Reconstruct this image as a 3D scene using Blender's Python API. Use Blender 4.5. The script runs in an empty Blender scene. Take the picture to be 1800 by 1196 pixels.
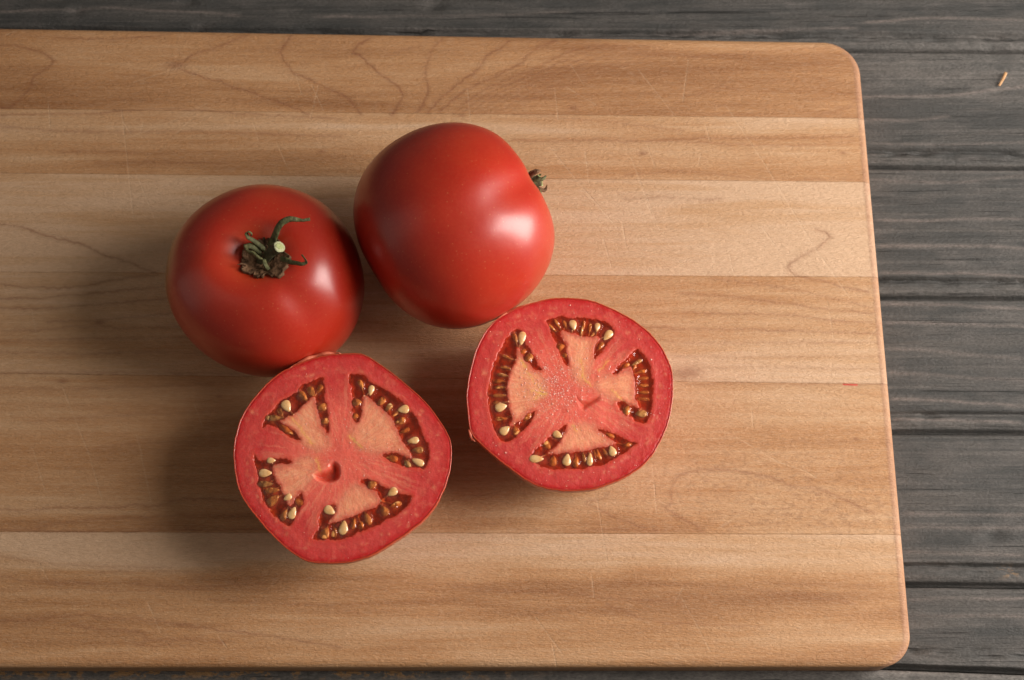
import bpy, math, random
import numpy as np
from mathutils import Matrix, Vector

# ------------------------------------------------------------------ camera, world, lights
SC = bpy.context.scene
C = bpy.data.collections.new("scene"); SC.collection.children.link(C)
T = 0.019                      # thickness of the cutting board, its top lies at z = T, the table at z = 0
TILT = math.radians(18.5); DIST = 0.62; FPX = 2500.0
cam_d = bpy.data.cameras.new("camera"); cam = bpy.data.objects.new("camera", cam_d); C.objects.link(cam)
cam_d.lens = 50; cam_d.sensor_width = 36; cam_d.clip_start = 0.01; cam_d.clip_end = 50
CAM = np.array([0.0, -DIST*math.sin(TILT), T + DIST*math.cos(TILT)])
cam.location = CAM; cam.rotation_euler = (TILT, 0, 0)
cam_d.dof.use_dof = True; cam_d.dof.focus_distance = 0.585; cam_d.dof.aperture_fstop = 13.0
SC.camera = cam

W = bpy.data.worlds.new("World"); SC.world = W; W.use_nodes = True
W.node_tree.nodes["Background"].inputs[0].default_value = (1.0, 0.88, 0.74, 1)
W.node_tree.nodes["Background"].inputs[1].default_value = 0.10

def area(name, loc, aim, sx, sy, power, col):
    l = bpy.data.lights.new(name, 'AREA'); l.shape = 'RECTANGLE'; l.size = sx; l.size_y = sy
    l.energy = power; l.color = col
    o = bpy.data.objects.new(name, l); C.objects.link(o); o.location = loc
    o.rotation_euler = (Vector(aim) - Vector(loc)).to_track_quat('-Z', 'X').to_euler()
    return o
# tall window at the right, faint bounce from the far left of the room
area("window_light", (0.73, 0.01, 0.39), (0, 0, 0.03), 0.86, 0.38, 14.9, (1.0, 0.925, 0.865))
area("room_bounce_light", (-1.0, -0.15, 0.50), (0, 0, 0.03), 1.9, 0.6, 1.0, (1.0, 0.86, 0.74))
SC.view_settings.view_transform = 'Standard'; SC.view_settings.look = 'None'
SC.view_settings.gamma = 1; SC.view_settings.exposure = 0.0
SC.cycles.use_denoising = True
SC.cycles.transparent_max_bounces = 12

# ------------------------------------------------------------------ helpers
rng = np.random.default_rng(7); random.seed(7)
ct, st = math.cos(TILT), math.sin(TILT)
def P(px, py, z):
    """point of the plane at height z seen at photograph pixel px, py"""
    px = np.asarray(px, float); py = np.asarray(py, float)
    x = (px-900)/FPX; y = -(py-598)/FPX
    dy = y*ct + st; dz = y*st - ct
    k = (z-CAM[2])/dz
    return np.stack([CAM[0]+x*k, CAM[1]+dy*k, np.full_like(k, 1.0)*z], -1)
def PX(p):
    d = np.asarray(p) - CAM
    yc = d[...,1]*ct + d[...,2]*st; zc = -d[...,1]*st + d[...,2]*ct
    return 900 + FPX*d[...,0]/-zc, 598 - FPX*yc/-zc

def hash3(i, j, k, s=0):
    n = (i*374761393 + j*668265263 + k*2147483647 + s*974711).astype(np.int64) & 0xffffffff
    n = ((n ^ (n >> 13))*1274126177) & 0xffffffff
    n = ((n ^ (n >> 16))*2246822519) & 0xffffffff
    return ((n ^ (n >> 15)) & 0xffffff)/float(0xffffff)
def vnoise(x, y, z=0.0, s=0):
    x, y, z = np.broadcast_arrays(np.asarray(x,float), np.asarray(y,float), np.asarray(z,float))
    xi, yi, zi = np.floor(x).astype(np.int64), np.floor(y).astype(np.int64), np.floor(z).astype(np.int64)
    fx, fy, fz = x-xi, y-yi, z-zi
    fx, fy, fz = [f*f*(3-2*f) for f in (fx, fy, fz)]
    r = 0
    for a in (0, 1):
        for b in (0, 1):
            for c in (0, 1):
                w = (fx if a else 1-fx)*(fy if b else 1-fy)*(fz if c else 1-fz)
                r = r + w*hash3(xi+a, yi+b, zi+c, s)
    return r
def fbm(x, y, z=0.0, s=0, o=3):
    r = 0; a = .5; t = 0
    for i in range(o):
        r = r + a*vnoise(np.asarray(x)*2**i, np.asarray(y)*2**i, np.asarray(z)*2**i, s+i); t += a; a *= .5
    return r/t
def sm(a, b, x):
    t = np.clip((x-a)/(b-a), 0, 1); return t*t*(3-2*t)

def mesh_obj(name, V, F, mat, parent=None, smooth=True, attrs=None, cols=None, normals=None):
    V = np.asarray(V, np.float32); me = bpy.data.meshes.new(name)
    if isinstance(F, np.ndarray):
        n = len(F); k = F.shape[1]
        me.vertices.add(len(V)); me.vertices.foreach_set("co", V.ravel())
        me.loops.add(n*k); me.loops.foreach_set("vertex_index", F.astype(np.int32).ravel())
        me.polygons.add(n); me.polygons.foreach_set("loop_start", np.arange(0, n*k, k, dtype=np.int32))
        me.update(calc_edges=True); me.validate()
    else:
        me.from_pydata([tuple(v) for v in V], [], F); me.update()
    if smooth: me.polygons.foreach_set("use_smooth", np.ones(len(me.polygons), bool))
    for k_, a in (attrs or {}).items():
        at = me.attributes.new(k_, 'FLOAT', 'POINT'); at.data.foreach_set("value", np.asarray(a, np.float32).ravel())
    for k_, a in (cols or {}).items():
        at = me.attributes.new(k_, 'FLOAT_COLOR', 'POINT')
        a = np.concatenate([a, np.ones((len(a), 1))], 1) if a.shape[1] == 3 else a
        at.data.foreach_set("color", np.asarray(a, np.float32).ravel())
    if normals is not None: me.normals_split_custom_set_from_vertices([tuple(n) for n in normals])
    me.materials.append(mat)
    o = bpy.data.objects.new(name, me); C.objects.link(o); o.parent = parent
    return o
def thing(name, label, cat, loc=(0, 0, 0), group=None):
    o = bpy.data.objects.new(name, None); C.objects.link(o); o.location = loc; o.empty_display_size = 0.01
    o['label'] = label; o['category'] = cat
    if group: o['group'] = group
    return o
def grid_faces(nu, nv, closed_v=False):
    i = np.arange(nu-1)[:, None]; j = np.arange(nv if closed_v else nv-1)[None, :]
    j2 = (j+1) % nv
    return np.stack([i*nv+j, (i+1)*nv+j, (i+1)*nv+j2, i*nv+j2], -1).reshape(-1, 4)
def smooth_closed(pts, n=6):
    p = np.asarray(pts, float); out = []
    m = len(p)
    for i in range(m):
        a, b, c, d = p[i-1], p[i], p[(i+1) % m], p[(i+2) % m]
        for t in np.linspace(0, 1, n, endpoint=False):
            out.append(.5*((2*b)+(-a+c)*t+(2*a-5*b+4*c-d)*t*t+(-a+3*b-3*c+d)*t**3))
    return np.array(out)
def seg_dist(X, Y, poly, closed=False):
    d = np.full(X.shape, 1e9); m = len(poly)
    for i in range(m if closed else m-1):
        a = poly[i]; b = poly[(i+1) % m]; ab = b-a; L = ab@ab+1e-18
        t = np.clip(((X-a[0])*ab[0]+(Y-a[1])*ab[1])/L, 0, 1)
        d = np.minimum(d, (X-a[0]-t*ab[0])**2+(Y-a[1]-t*ab[1])**2)
    return np.sqrt(d)
def inside(X, Y, poly):
    r = np.zeros(X.shape, bool); m = len(poly)
    for i in range(m):
        x1, y1 = poly[i]; x2, y2 = poly[(i+1) % m]
        if y1 == y2: continue
        c = ((y1 > Y) != (y2 > Y)) & (X < (x2-x1)*(Y-y1)/(y2-y1)+x1); r ^= c
    return r
def sdf(X, Y, poly):                      # positive inside
    out = np.full(X.shape, -1.0)
    lo = poly.min(0)-.006; hi = poly.max(0)+.006
    k = (X > lo[0]) & (X < hi[0]) & (Y > lo[1]) & (Y < hi[1])
    d = seg_dist(X[k], Y[k], poly, True); out[k] = np.where(inside(X[k], Y[k], poly), d, -d)
    return out
def tube(path, rad, n=10, flat=1.0, cap=True, ridges=0.0, up=(0, 0, 1)):
    """tapered tube along a path; rad per point; flat squeezes it along the local normal"""
    p = np.asarray(path, float); rad = np.asarray(rad, float)
    t = np.gradient(p, axis=0); t /= np.linalg.norm(t, axis=1)[:, None]+1e-12
    V = []; nrm = np.cross(t[0], np.array(up)); 
    if np.linalg.norm(nrm) < 1e-3: nrm = np.array([1., 0, 0])
    for i in range(len(p)):
        nrm = nrm-t[i]*(nrm@t[i]); nrm /= np.linalg.norm(nrm)+1e-12; b = np.cross(t[i], nrm)
        for k in range(n):
            a = 2*math.pi*k/n; r = rad[i]*(1+ridges*math.cos(5*a))
            V.append(p[i]+nrm*r*math.cos(a)+b*r*flat*math.sin(a))
    F = [tuple(f) for f in grid_faces(len(p), n, True)]
    if cap:
        F.append(tuple(range(n))[::-1] if False else tuple(range(n))); F.append(tuple(range((len(p)-1)*n, len(p)*n))[::-1])
    return np.array(V), F
def spline(pts, n=8):
    p = np.asarray(pts, float); q = np.vstack([2*p[0]-p[1], p, 2*p[-1]-p[-2]]); out = []
    for i in range(1, len(q)-2):
        a, b, c, d = q[i-1], q[i], q[i+1], q[i+2]
        for t in np.linspace(0, 1, n, endpoint=False):
            out.append(.5*((2*b)+(-a+c)*t+(2*a-5*b+4*c-d)*t*t+(-a+3*b-3*c+d)*t**3))
    out.append(p[-1]); return np.array(out)

class NT:
    """small wrapper to write node trees"""
    def __init__(s, name):
        s.m = bpy.data.materials.new(name); s.m.use_nodes = True; s.t = s.m.node_tree; s.n = s.t.nodes; s.n.clear()
        s.out = s.n.new('ShaderNodeOutputMaterial')
    def new(s, typ, ins=None, **kw):
        nd = s.n.new('ShaderNode'+typ)
        for k, v in kw.items(): setattr(nd, k, v)
        for k, v in (ins or {}).items(): s.set(nd, k, v)
        return nd
    def set(s, nd, k, v):
        if isinstance(v, bpy.types.NodeSocket): s.t.links.new(v, nd.inputs[k])
        else:
            nd.inputs[k].default_value = (tuple(v)+(1,) if isinstance(v, tuple) and len(v) == 3 and nd.inputs[k].type == 'RGBA' else v)
    def math(s, op, a, b=0.0, clamp=False):
        nd = s.new('Math', operation=op, use_clamp=clamp); s.set(nd, 0, a); s.set(nd, 1, b); return nd.outputs[0]
    def mix(s, f, a, b, blend='MIX'):
        nd = s.new('Mix', data_type='RGBA', blend_type=blend); s.set(nd, 0, f); s.set(nd, 6, a); s.set(nd, 7, b); return nd.outputs[2]
    def ramp(s, f, stops):
        nd = s.new('ValToRGB'); cr = nd.color_ramp
        while len(cr.elements) < len(stops): cr.elements.new(.5)
        for e, (p, c) in zip(cr.elements, stops): e.position = p; e.color = tuple(c)+(1,) if len(c) == 3 else c
        s.set(nd, 0, f); return nd.outputs[0]
    def mrange(s, f, a, b, c=0.0, d=1.0):
        nd = s.new('MapRange'); s.set(nd, 0, f); s.set(nd, 1, a); s.set(nd, 2, b); s.set(nd, 3, c); s.set(nd, 4, d); return nd.outputs[0]
    def coords(s, scale=(1, 1, 1), kind='Object', loc=(0, 0, 0)):
        tc = s.new('TexCoord'); mp = s.new('Mapping'); s.set(mp, 0, tc.outputs[kind]); s.set(mp, 3, scale); s.set(mp, 1, loc); return mp.outputs[0]
    def noise(s, vec, scale=5., detail=3., rough=.5, dist=0.):
        nd = s.new('TexNoise', {'Vector': vec, 'Scale': scale, 'Detail': detail, 'Roughness': rough, 'Distortion': dist}); return nd.outputs[0]
    def attr(s, name, out='Fac'):
        return s.new('Attribute', attribute_name=name).outputs[out]
    def bump(s, h, dist, strength=1.0, normal=None):
        nd = s.new('Bump', {'Strength': strength, 'Distance': dist, 'Height': h})
        if normal: s.set(nd, 'Normal', normal)
        return nd.outputs[0]
    def finish(s, **ins):
        b = s.new('BsdfPrincipled')
        for k, v in ins.items(): s.set(b, k.replace('_', ' '), v)
        s.t.links.new(b.outputs[0], s.out.inputs[0]); return s.m

# ------------------------------------------------------------------ materials
def mat_board():
    m = NT("maple_wood")
    seed = m.attr("seed"); tone = m.attr("tone"); line = m.attr("line"); scr = m.attr("scratch"); red = m.attr("red"); age = m.attr("speck")
    tc = m.new('TexCoord').outputs['Object']
    off = m.new('CombineXYZ', {0: seed, 1: seed, 2: m.math('MULTIPLY', seed, 3.0)}).outputs[0]
    v0 = m.new('VectorMath', operation='ADD'); m.set(v0, 0, tc); m.set(v0, 1, off); v0 = v0.outputs[0]
    def st_(sc):
        n = m.new('VectorMath', operation='MULTIPLY'); m.set(n, 0, v0); m.set(n, 1, sc); return n.outputs[0]
    fine = m.noise(st_((60, 1400, 600)), 1, 4, .6)
    mid = m.noise(st_((14, 260, 200)), 1, 4, .6, .4)
    broad = m.noise(st_((5, 45, 40)), 1, 3, .5, .6)
    pore = m.noise(st_((500, 3000, 900)), 1, 2, .6)
    mott = m.noise(st_((300, 600, 300)), 1, 3, .7)
    t = m.math('ADD', tone, m.mrange(mid, .3, .7, -.15, .15))
    t = m.math('ADD', t, m.mrange(broad, .3, .7, -.30, .30))
    t = m.math('ADD', t, m.mrange(fine, .3, .7, -.08, .08), True)
    col = m.ramp(t, [(0.0, (.72, .475, .295)), (.3, (.64, .380, .200)), (.6, (.54, .275, .118)), (1.0, (.34, .145, .05))])
    col = m.mix(m.mrange(mott, .35, .7, 0, .20), col, (.30, .17, .09))
    col = m.mix(m.mrange(m.noise(st_((260, 2600, 900)), 1, 3, .7), .45, .75, 0, .26), col, (.78, .60, .43))
    col = m.mix(m.math('MULTIPLY', m.mrange(pore, .55, .75), .20), col, (.24, .12, .06))
    col = m.mix(m.math('MULTIPLY', m.math('MULTIPLY', age, m.mrange(mott, .50, .66)), .35), col, (.24, .11, .055))
    col = m.mix(m.math('MULTIPLY', line, .62), col, (.25, .095, .045))
    col = m.mix(m.math('MULTIPLY', scr, .42), col, (.74, .56, .38))
    col = m.mix(m.math('MULTIPLY', m.attr('rim'), .62), col, (.34, .175, .105))
    col = m.mix(red, col, (.60, .03, .03))
    fleck = m.noise(st_((420, 1500, 900)), 1, 3, .75); h = m.math('ADD', m.math('MULTIPLY', fine, .6), m.math('MULTIPLY', fleck, 1.3))
    h = m.math('ADD', h, m.math('MULTIPLY', scr, -.3))
    n = m.bump(h, .00045, 1.0)
    return m.finish(Base_Color=col, Roughness=m.mrange(mott, .3, .7, .42, .62), Specular_IOR_Level=.35, Normal=n)

def mat_plank():
    m = NT("weathered_grey_wood")
    seed = m.attr("seed"); pale = m.attr("pale"); line = m.attr("line"); worn = m.attr("worn")
    tc = m.new('TexCoord').outputs['Object']
    off = m.new('CombineXYZ', {0: seed, 1: seed, 2: seed}).outputs[0]
    v0 = m.new('VectorMath', operation='ADD'); m.set(v0, 0, tc); m.set(v0, 1, off); v0 = v0.outputs[0]
    def st_(sc):
        n = m.new('VectorMath', operation='MULTIPLY'); m.set(n, 0, v0); m.set(n, 1, sc); return n.outputs[0]
    streak = m.noise(st_((9, 420, 60)), 1, 5, .62, .5)
    blot = m.noise(st_((14, 90, 40)), 1, 4, .6, .8)
    grit = m.noise(st_((600, 1500, 800)), 1, 4, .7)
    cross = m.noise(st_((180, 260, 180)), 1, 4, .65)
    col = m.ramp(blot, [(.32, (.046, .048, .046)), (.5, (.068, .067, .063)), (.68, (.104, .096, .087))])
    cloud = m.noise(st_((45, 110, 60)), 1, 5, .65); col = m.mix(m.mrange(cloud, .48, .68, 0, .55), col, (.135, .122, .112))
    f = m.math('MULTIPLY', m.mrange(streak, .50, .72), m.mrange(cross, .3, .62, .25, 1.0))
    col = m.mix(m.math('MULTIPLY', f, .42), col, (.25, .222, .20))
    col = m.mix(m.math('MULTIPLY', m.math('MULTIPLY', line, m.mrange(cross, .25, .6, .35, 1.0)), .72), col, (.26, .215, .19))
    col = m.mix(m.math('MULTIPLY', pale, m.mrange(cross, .3, .7, .2, .75)), col, (.29, .265, .24))
    col = m.mix(m.math('MULTIPLY', worn, m.mrange(cross, .50, .56)), col, (.42, .24, .10))
    col = m.mix(m.mrange(grit, .40, .65, 0, .55), col, (.030, .029, .026))
    crack = m.noise(st_((16, 750, 90)), 1, 3, .6, .8); ck = m.mrange(crack, .64, .70)
    col = m.mix(m.math('MULTIPLY', ck, .65), col, (.012, .011, .010))
    h = m.math('ADD', m.math('MULTIPLY', m.math('SUBTRACT', streak, m.math('MULTIPLY', ck, .5)), 1.8), m.math('MULTIPLY', grit, 1.3))
    h = m.math('ADD', h, m.math('MULTIPLY', cross, .5))
    return m.finish(Base_Color=col, Roughness=.68, Specular_IOR_Level=.35, Normal=m.bump(h, .0006, .8))

def mat_skin(name="tomato_skin"):
    m = NT(name)
    col_a = m.attr("col", 'Color')
    v = m.coords()
    blot = m.noise(v, 60, 4, .6)
    vo = m.new('TexVoronoi', {'Vector': v, 'Scale': 560.0, 'Randomness': 1.0}, feature='F1')
    rare = m.math('GREATER_THAN', m.new('SeparateColor', {0: vo.outputs['Color']}).outputs[0], .70)
    dot = m.math('MULTIPLY', m.mrange(vo.outputs['Distance'], .05, .22, 1.0, 0.0), rare)
    col = m.mix(m.mrange(blot, .35, .7, 0, .30), col_a, (.47, .040, .010))
    fine = m.noise(v, 900, 3, .6)
    col = m.mix(m.mrange(fine, .45, .75, 0, .22), col, (.52, .075, .03))
    col = m.mix(m.math('MULTIPLY', dot, .26), col, (.72, .32, .13))
    n = m.bump(m.math('ADD', m.noise(v, 45, 3, .5), m.math('MULTIPLY', m.noise(v, 1400, 2, .5), .05)), .0011, .32)
    return m.finish(Base_Color=col, Roughness=.37, Specular_IOR_Level=.5, Subsurface_Weight=.25, Subsurface_Radius=(.004, .0008, .0004),
                    Subsurface_Scale=.8, Coat_Weight=.5, Coat_Roughness=.27, Normal=n)

def mat_flesh():
    m = NT("tomato_flesh")
    col = m.attr("col", 'Color'); wet = m.attr("wet")
    v = m.coords()
    cell = m.new('TexVoronoi', {'Vector': v, 'Scale': 1700.0}, feature='F1')
    fine = m.noise(v, 1100, 4, .65); med = m.noise(v, 230, 4, .6)
    col = m.mix(m.mrange(med, .35, .7, 0, .12), col, m.mix(.4, col, (.90, .30, .20)))
    col = m.mix(m.mrange(fine, .5, .78, 0, .13), col, (.80, .24, .17))
    col = m.mix(m.mrange(fine, .5, .25, 0, .10), col, (.48, .02, .018))
    h = m.math('ADD', m.math('MULTIPLY', cell.outputs['Distance'], .8), m.math('MULTIPLY', fine, 1.0))
    h = m.math('ADD', h, m.math('MULTIPLY', med, 1.4))
    n = m.bump(h, .0003, .22)
    return m.finish(Base_Color=col, Roughness=m.mrange(wet, 0, 1, .36, .2), Specular_IOR_Level=.5, Subsurface_Weight=.55,
                    Subsurface_Radius=(.0030, .0009, .0006), Subsurface_Scale=1.0, Normal=n)

def mat_gel():
    m = NT("seed_gel")
    v = m.coords(); col = m.attr("col", 'Color')
    tr = m.new('BsdfTransparent', {0: col}).outputs[0]
    df = m.new('BsdfDiffuse', {0: m.mix(.75, col, (.70, .08, .015))}).outputs[0]
    n = m.bump(m.noise(v, 330, 2, .5), .0010, .5)
    gl = m.new('BsdfGlossy', {'Color': (1, 1, 1), 'Roughness': .09, 'Normal': n}).outputs[0]
    a = m.new('MixShader', {0: .07, 1: tr, 2: df}).outputs[0]
    fr = m.new('Fresnel', {'IOR': 1.36, 'Normal': n}).outputs[0]
    b = m.new('MixShader', {0: m.math('ADD', fr, .012), 1: a, 2: gl}).outputs[0]
    m.t.links.new(b, m.out.inputs[0]); return m.m

def mat_simple(name, col, rough, spec=.5, nscale=300., namp=.25, col2=None, bumpd=.0004, coat=0., sss=0.):
    m = NT(name); v = m.coords()
    nz = m.noise(v, nscale, 4, .65)
    c = m.mix(m.mrange(nz, .35, .68), col, col2 or tuple(x*.5 for x in col))
    kw = dict(Base_Color=c, Roughness=rough, Specular_IOR_Level=spec, Normal=m.bump(nz, bumpd, namp))
    if coat: kw.update(Coat_Weight=coat, Coat_Roughness=.08)
    if sss: kw.update(Subsurface_Weight=sss, Subsurface_Radius=(.002, .001, .0005), Subsurface_Scale=.6)
    return m.finish(**kw)

M_BOARD, M_PLANK, M_SKIN, M_FLESH, M_GEL = mat_board(), mat_plank(), mat_skin(), mat_flesh(), mat_gel()
M_GAP = mat_simple("dark_joint_floor", (.02, .017, .014), .9, .1)  # near-black floor below the plank gaps
M_SEED = mat_simple("wet_cream_seed", (.86, .56, .26), .28, .5, 420, .6, (.70, .34, .11), .0003, .8)
M_SEED2 = mat_simple("amber_seed", (.98, .50, .16), .35, .5, 420, .6, (.85, .30, .07), .0003, .5)
M_STALK = mat_simple("seed_stalk_fibre", (.88, .42, .22), .4, .5, 400, .4, (.78, .28, .12), .0002, .4)
M_GREEN = mat_simple("dry_green_sepal", (.185, .185, .075), .6, .4, 650, 1.0, (.060, .058, .024), .0008)
M_GREEN2 = mat_simple("dark_green_stem", (.105, .095, .045), .62, .35, 700, .8, (.045, .038, .020), .0007)
M_CUT = mat_simple("pale_cut_stem", (.50, .55, .26), .6, .3, 1500, .8, (.34, .38, .14), .0004)
M_CUTRIM = mat_simple("cream_stem_ring", (.58, .58, .36), .6, .3, 1500, .8, (.38, .40, .20), .0004)
M_CORK = mat_simple("corky_scar", (.25, .135, .068), .75, .3, 420, 1.0, (.060, .030, .015), .0012)
M_DROP = NT("juice"); M_DROP = M_DROP.finish(Base_Color=(.90, .42, .32), Roughness=.10, Specular_IOR_Level=.8, Transmission_Weight=.0, Coat_Weight=1.0, Coat_Roughness=.05)
M_SLIVER = mat_simple("torn_skin", (.68, .20, .11), .4, .5, 500, .6, (.52, .10, .05), .0004)
M_CHIP = mat_simple("pale_wood_chip", (.56, .33, .16), .6, .3, 900, .6, (.40, .21, .09), .0005)
M_STONE = mat_simple("debris", (.30, .2, .12), .8, .3)

# ------------------------------------------------------------------ table of weathered planks
table = thing("plank_table", "weathered dark grey wooden table of beaded planks under the cutting board", "table")
SEAM_L = [-168, 84, 289, 519, 757, 1022, 1151]     # plank joints, photograph rows at x = 900 (table plane)
SEAM_R = [-160, 90, 295, 525, 762, 1033, 1188]     # the same at x = 1800
sy_ = [(P(900, a, 0)[1], P(1800, b, 0)[1]) for a, b in zip(SEAM_L, SEAM_R)]
xa, xb = P(900, 598, 0)[0], P(1800, 598, 0)[0]
seams = [((l+(r-l)*(-.75-xa)/(xb-xa)), (l+(r-l)*(.75-xa)/(xb-xa))) for l, r in sy_]
w0 = seams[0][0]-seams[1][0]; w1 = seams[0][1]-seams[1][1]
for k in range(5):
    seams.insert(0, (seams[0][0]+.058, seams[0][1]+.058))
for k in range(6):
    seams.append((seams[-1][0]-.056, seams[-1][1]-.056))
pale_lines_px = [  # pale raised grain lines on the planks, photograph pixels
    [(1500,172),(1600,170),(1680,168),(1750,158),(1800,152)], [(1530,316),(1640,321),(1700,320),(1800,308)],
    [(1540,387),(1620,388),(1700,384),(1800,386)], [(1545,433),(1600,433),(1680,431),(1740,431),(1800,438)],
    [(1545,480),(1620,482),(1700,480),(1800,485)], [(1550,535),(1680,537),(1800,543)], [(1556,568),(1700,570),(1800,574)],
    [(1560,614),(1640,616),(1700,622),(1800,632)], [(1565,655),(1640,659),(1720,665),(1800,668)],
    [(1567,700),(1640,703),(1720,709),(1800,713)], [(1572,734),(1650,737),(1800,742)], [(1585,902),(1680,906),(1800,905)],
    [(1590,925),(1700,930),(1800,927)], [(1590,970),(1690,975),(1800,976)], [(1600,1056),(1660,1050),(1740,1055),(1800,1052)],
    [(1610,1082),(1700,1083),(1800,1084)], [(1545,253),(1660,256),(1800,249)], [(1520,210),(1600,214),(1660,205)],
    [(560,30),(800,28),(1000,22)], [(900,62),(1200,58),(1500,50)], [(1520,40),(1640,32),(1800,36)], [(0,20),(200,14),(420,26)]]
pale_lines = [P([a for a, b in l], [b for a, b in l], 0)[:, :2] for l in pale_lines_px]
gapx = []
for k in range(len(seams)-1):
    nx = 420; ys = np.concatenate([np.linspace(0, .06, 7), np.linspace(.07, .70, 60), np.linspace(.71, 1, 48)])
    X = np.linspace(-.75, .75, nx)[:, None]*np.ones((1, len(ys)))
    t = (X+.75)/1.5
    y0 = seams[k][0]+(seams[k][1]-seams[k][0])*t; y1 = seams[k+1][0]+(seams[k+1][1]-seams[k+1][0])*t
    wid = (y0-y1)
    wob = (fbm(X*30, ys[None, :]*0+k*7, 0, 11)-.5)*.0009
    gap = .0006
    V = ys[None, :]*np.ones_like(X)
    Y = y0-gap-(wid-2*gap)*V + wob*sm(0, .1, V)*(1-sm(.95, 1, V))
    d0 = V*wid; d1 = (1-V)*wid                         # distance to far and near edge in metres
    Z = (.0022 if k >= 11 else 0)-.0016*(1-sm(0, .0011, d0))-.0048*(1-sm(0, .0020, d1))
    if k not in (10,):
        # the bead: groove, ridge, groove along the near edge of each plank
        g = lambda c, w, dep: -dep*np.exp(-((d1-c+wob*.6)/w)**2)
        Z += g(.0082, .0012, .0024)-.0011*(1-sm(.0055, .0085, d1))+g(.0018, .0016, .0013)
        Z += .00035*np.exp(-((d1-.0098)/.0008)**2)
    Z += (fbm(X*12, Y*700, 0, 31+k)-.5)*.0005+(fbm(X*60, Y*160, 0, 51+k)-.5)*.0007
    rag = fbm(X*260, Y*500, 0, 77)                    # splintered edges of the grooves
    Z -= .0020*sm(.54, .72, rag)*np.exp(-((d1-.0075)/.0022)**2)
    lab = np.zeros_like(X); Xw = X.ravel(); Yw = (Y+(fbm(X*60, Y*40, 0, 5)-.5)*.0012).ravel()
    line = np.zeros(len(Xw))
    for L in pale_lines:
        lo = L.min(0)-.004; hi = L.max(0)+.004
        q = (Xw > lo[0]) & (Xw < hi[0]) & (Yw > lo[1]) & (Yw < hi[1])
        if q.any(): line[q] = np.maximum(line[q], (.35+.9*vnoise(Xw[q]*28, Yw[q]*30, 0, 17))*np.exp(-(seg_dist(Xw[q], Yw[q], L)/.0008)**2))
    px_, py_ = PX(np.stack([X, Y, np.zeros_like(X)], -1))
    pale = .55*np.exp(-((py_-120)/45)**2)*sm(1480, 1560, px_) + (.8 if k == 11 else 0)*np.ones_like(X)
    pale = np.clip(pale+.30*np.exp(-((d1-.0035)/.0022)**2)+.28*np.exp(-((d0-.0012)/.001)**2), 0, 1)
    worn = (1.0 if k == 11 else 0)*sm(1000, 800, px_)*np.exp(-((py_-1184)/9)**2) + .7*np.exp(-((py_-1005)/9)**2-((px_-1775)/16)**2)
    # a few knots and dents
    for (qx, qy, r) in [(133, 20, .0022), (330, 3, .002), (350, 50, .002), (735, 52, .0014), (1742, 165, .0012), (1745, 942, .0026), (760, 10, .003), (1742, 82, .002)]:
        c = P(qx, qy, 0); e = ((X-c[0])/(r*1.5))**2+((Y-c[1])/r)**2
        Z -= .0018*np.exp(-e); Z += .0010*np.exp(-(((X-c[0]+r*1.3)/(r))**2+((Y-c[1]-r)/r)**2))
    # sides down to the sub-floor
    G = np.stack([X, Y, Z], -1)
    lo0 = G[:, :1].copy(); lo0[..., 2] = -.012; lo1 = G[:, -1:].copy(); lo1[..., 2] = -.012
    G = np.concatenate([lo0, G, lo1], 1); pad = lambda a: np.concatenate([a[:, :1], a, a[:, -1:]], 1)
    mesh_obj("plank", G.reshape(-1, 3), grid_faces(nx, len(ys)+2)[:, ::-1], M_PLANK, table,
             attrs={"seed": np.full(G.shape[:2], k*1.37+.2), "pale": pad(pale), "line": pad(line.reshape(X.shape)), "worn": pad(worn)})
yt, yb = max(s[0] for s in seams), min(s[0] for s in seams)
mesh_obj("underlayer", [(-.75, yb, -.009), (.75, yb, -.009), (.75, yt, -.009), (-.75, yt, -.009)], [(0, 1, 2, 3)], M_GAP, table, False)

# ------------------------------------------------------------------ cutting board of glued maple strips
board = thing("cutting_board", "pale maple cutting board of glued strips with rounded corners and knife marks", "cutting board")
RO = .0034                                            # radius of the eased edge
c_tr = P(1509, 72, T); c_br = P(1607, 1172, T); c_tl = P(0, 47, T); c_bl = P(0, 1173, T)
XL = -.335
mt = (c_tr[1]-c_tl[1])/(c_tr[0]-c_tl[0]); mb = (c_br[1]-c_bl[1])/(c_br[0]-c_bl[0])
ytop = lambda x: c_tr[1]+mt*(x-c_tr[0]); ybot = lambda x: c_br[1]+mb*(x-c_br[0])
def corner(pc, d1, d2, r, n=24):
    """arc of radius r tangent to both edges that leave pc along d1, d2"""
    d1 = d1/np.linalg.norm(d1); d2 = d2/np.linalg.norm(d2)
    ang = math.acos(np.clip(d1@d2, -1, 1)); L = r/math.tan(ang/2); bis = (d1+d2)/np.linalg.norm(d1+d2)
    ce = pc+bis*r/math.sin(ang/2); p1 = pc+d1*L; p2 = pc+d2*L
    a1 = math.atan2(*(p1-ce)[::-1]); a2 = math.atan2(*(p2-ce)[::-1]); da = (a2-a1+math.pi) % (2*math.pi)-math.pi
    return [ce+r*np.array([math.cos(a1+da*t), math.sin(a1+da*t)]) for t in np.linspace(0, 1, n)]
TL = np.array([XL, ytop(XL)]); BL = np.array([XL, ybot(XL)]); TR = c_tr[:2]; BR = c_br[:2]
OUT = np.array(corner(TL, BL-TL, TR-TL, .016)+corner(TR, TL-TR, BR-TR, .0172)+corner(BR, TR-BR, BL-BR, .0132)+corner(BL, BR-BL, TL-BL, .016))
SL = [48, 191, 304, 478, 656, 935, 1173]; SR = [72, 208, 320, 487, 675, 940, 1172]   # strip joints at x=0 and x=1530
def row_pt(l, r, z=T):
    a = P(0, l, z)[:2]; b = P(1530, r, z)[:2]; return a, b
growth = []   # dark growth lines
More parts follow.
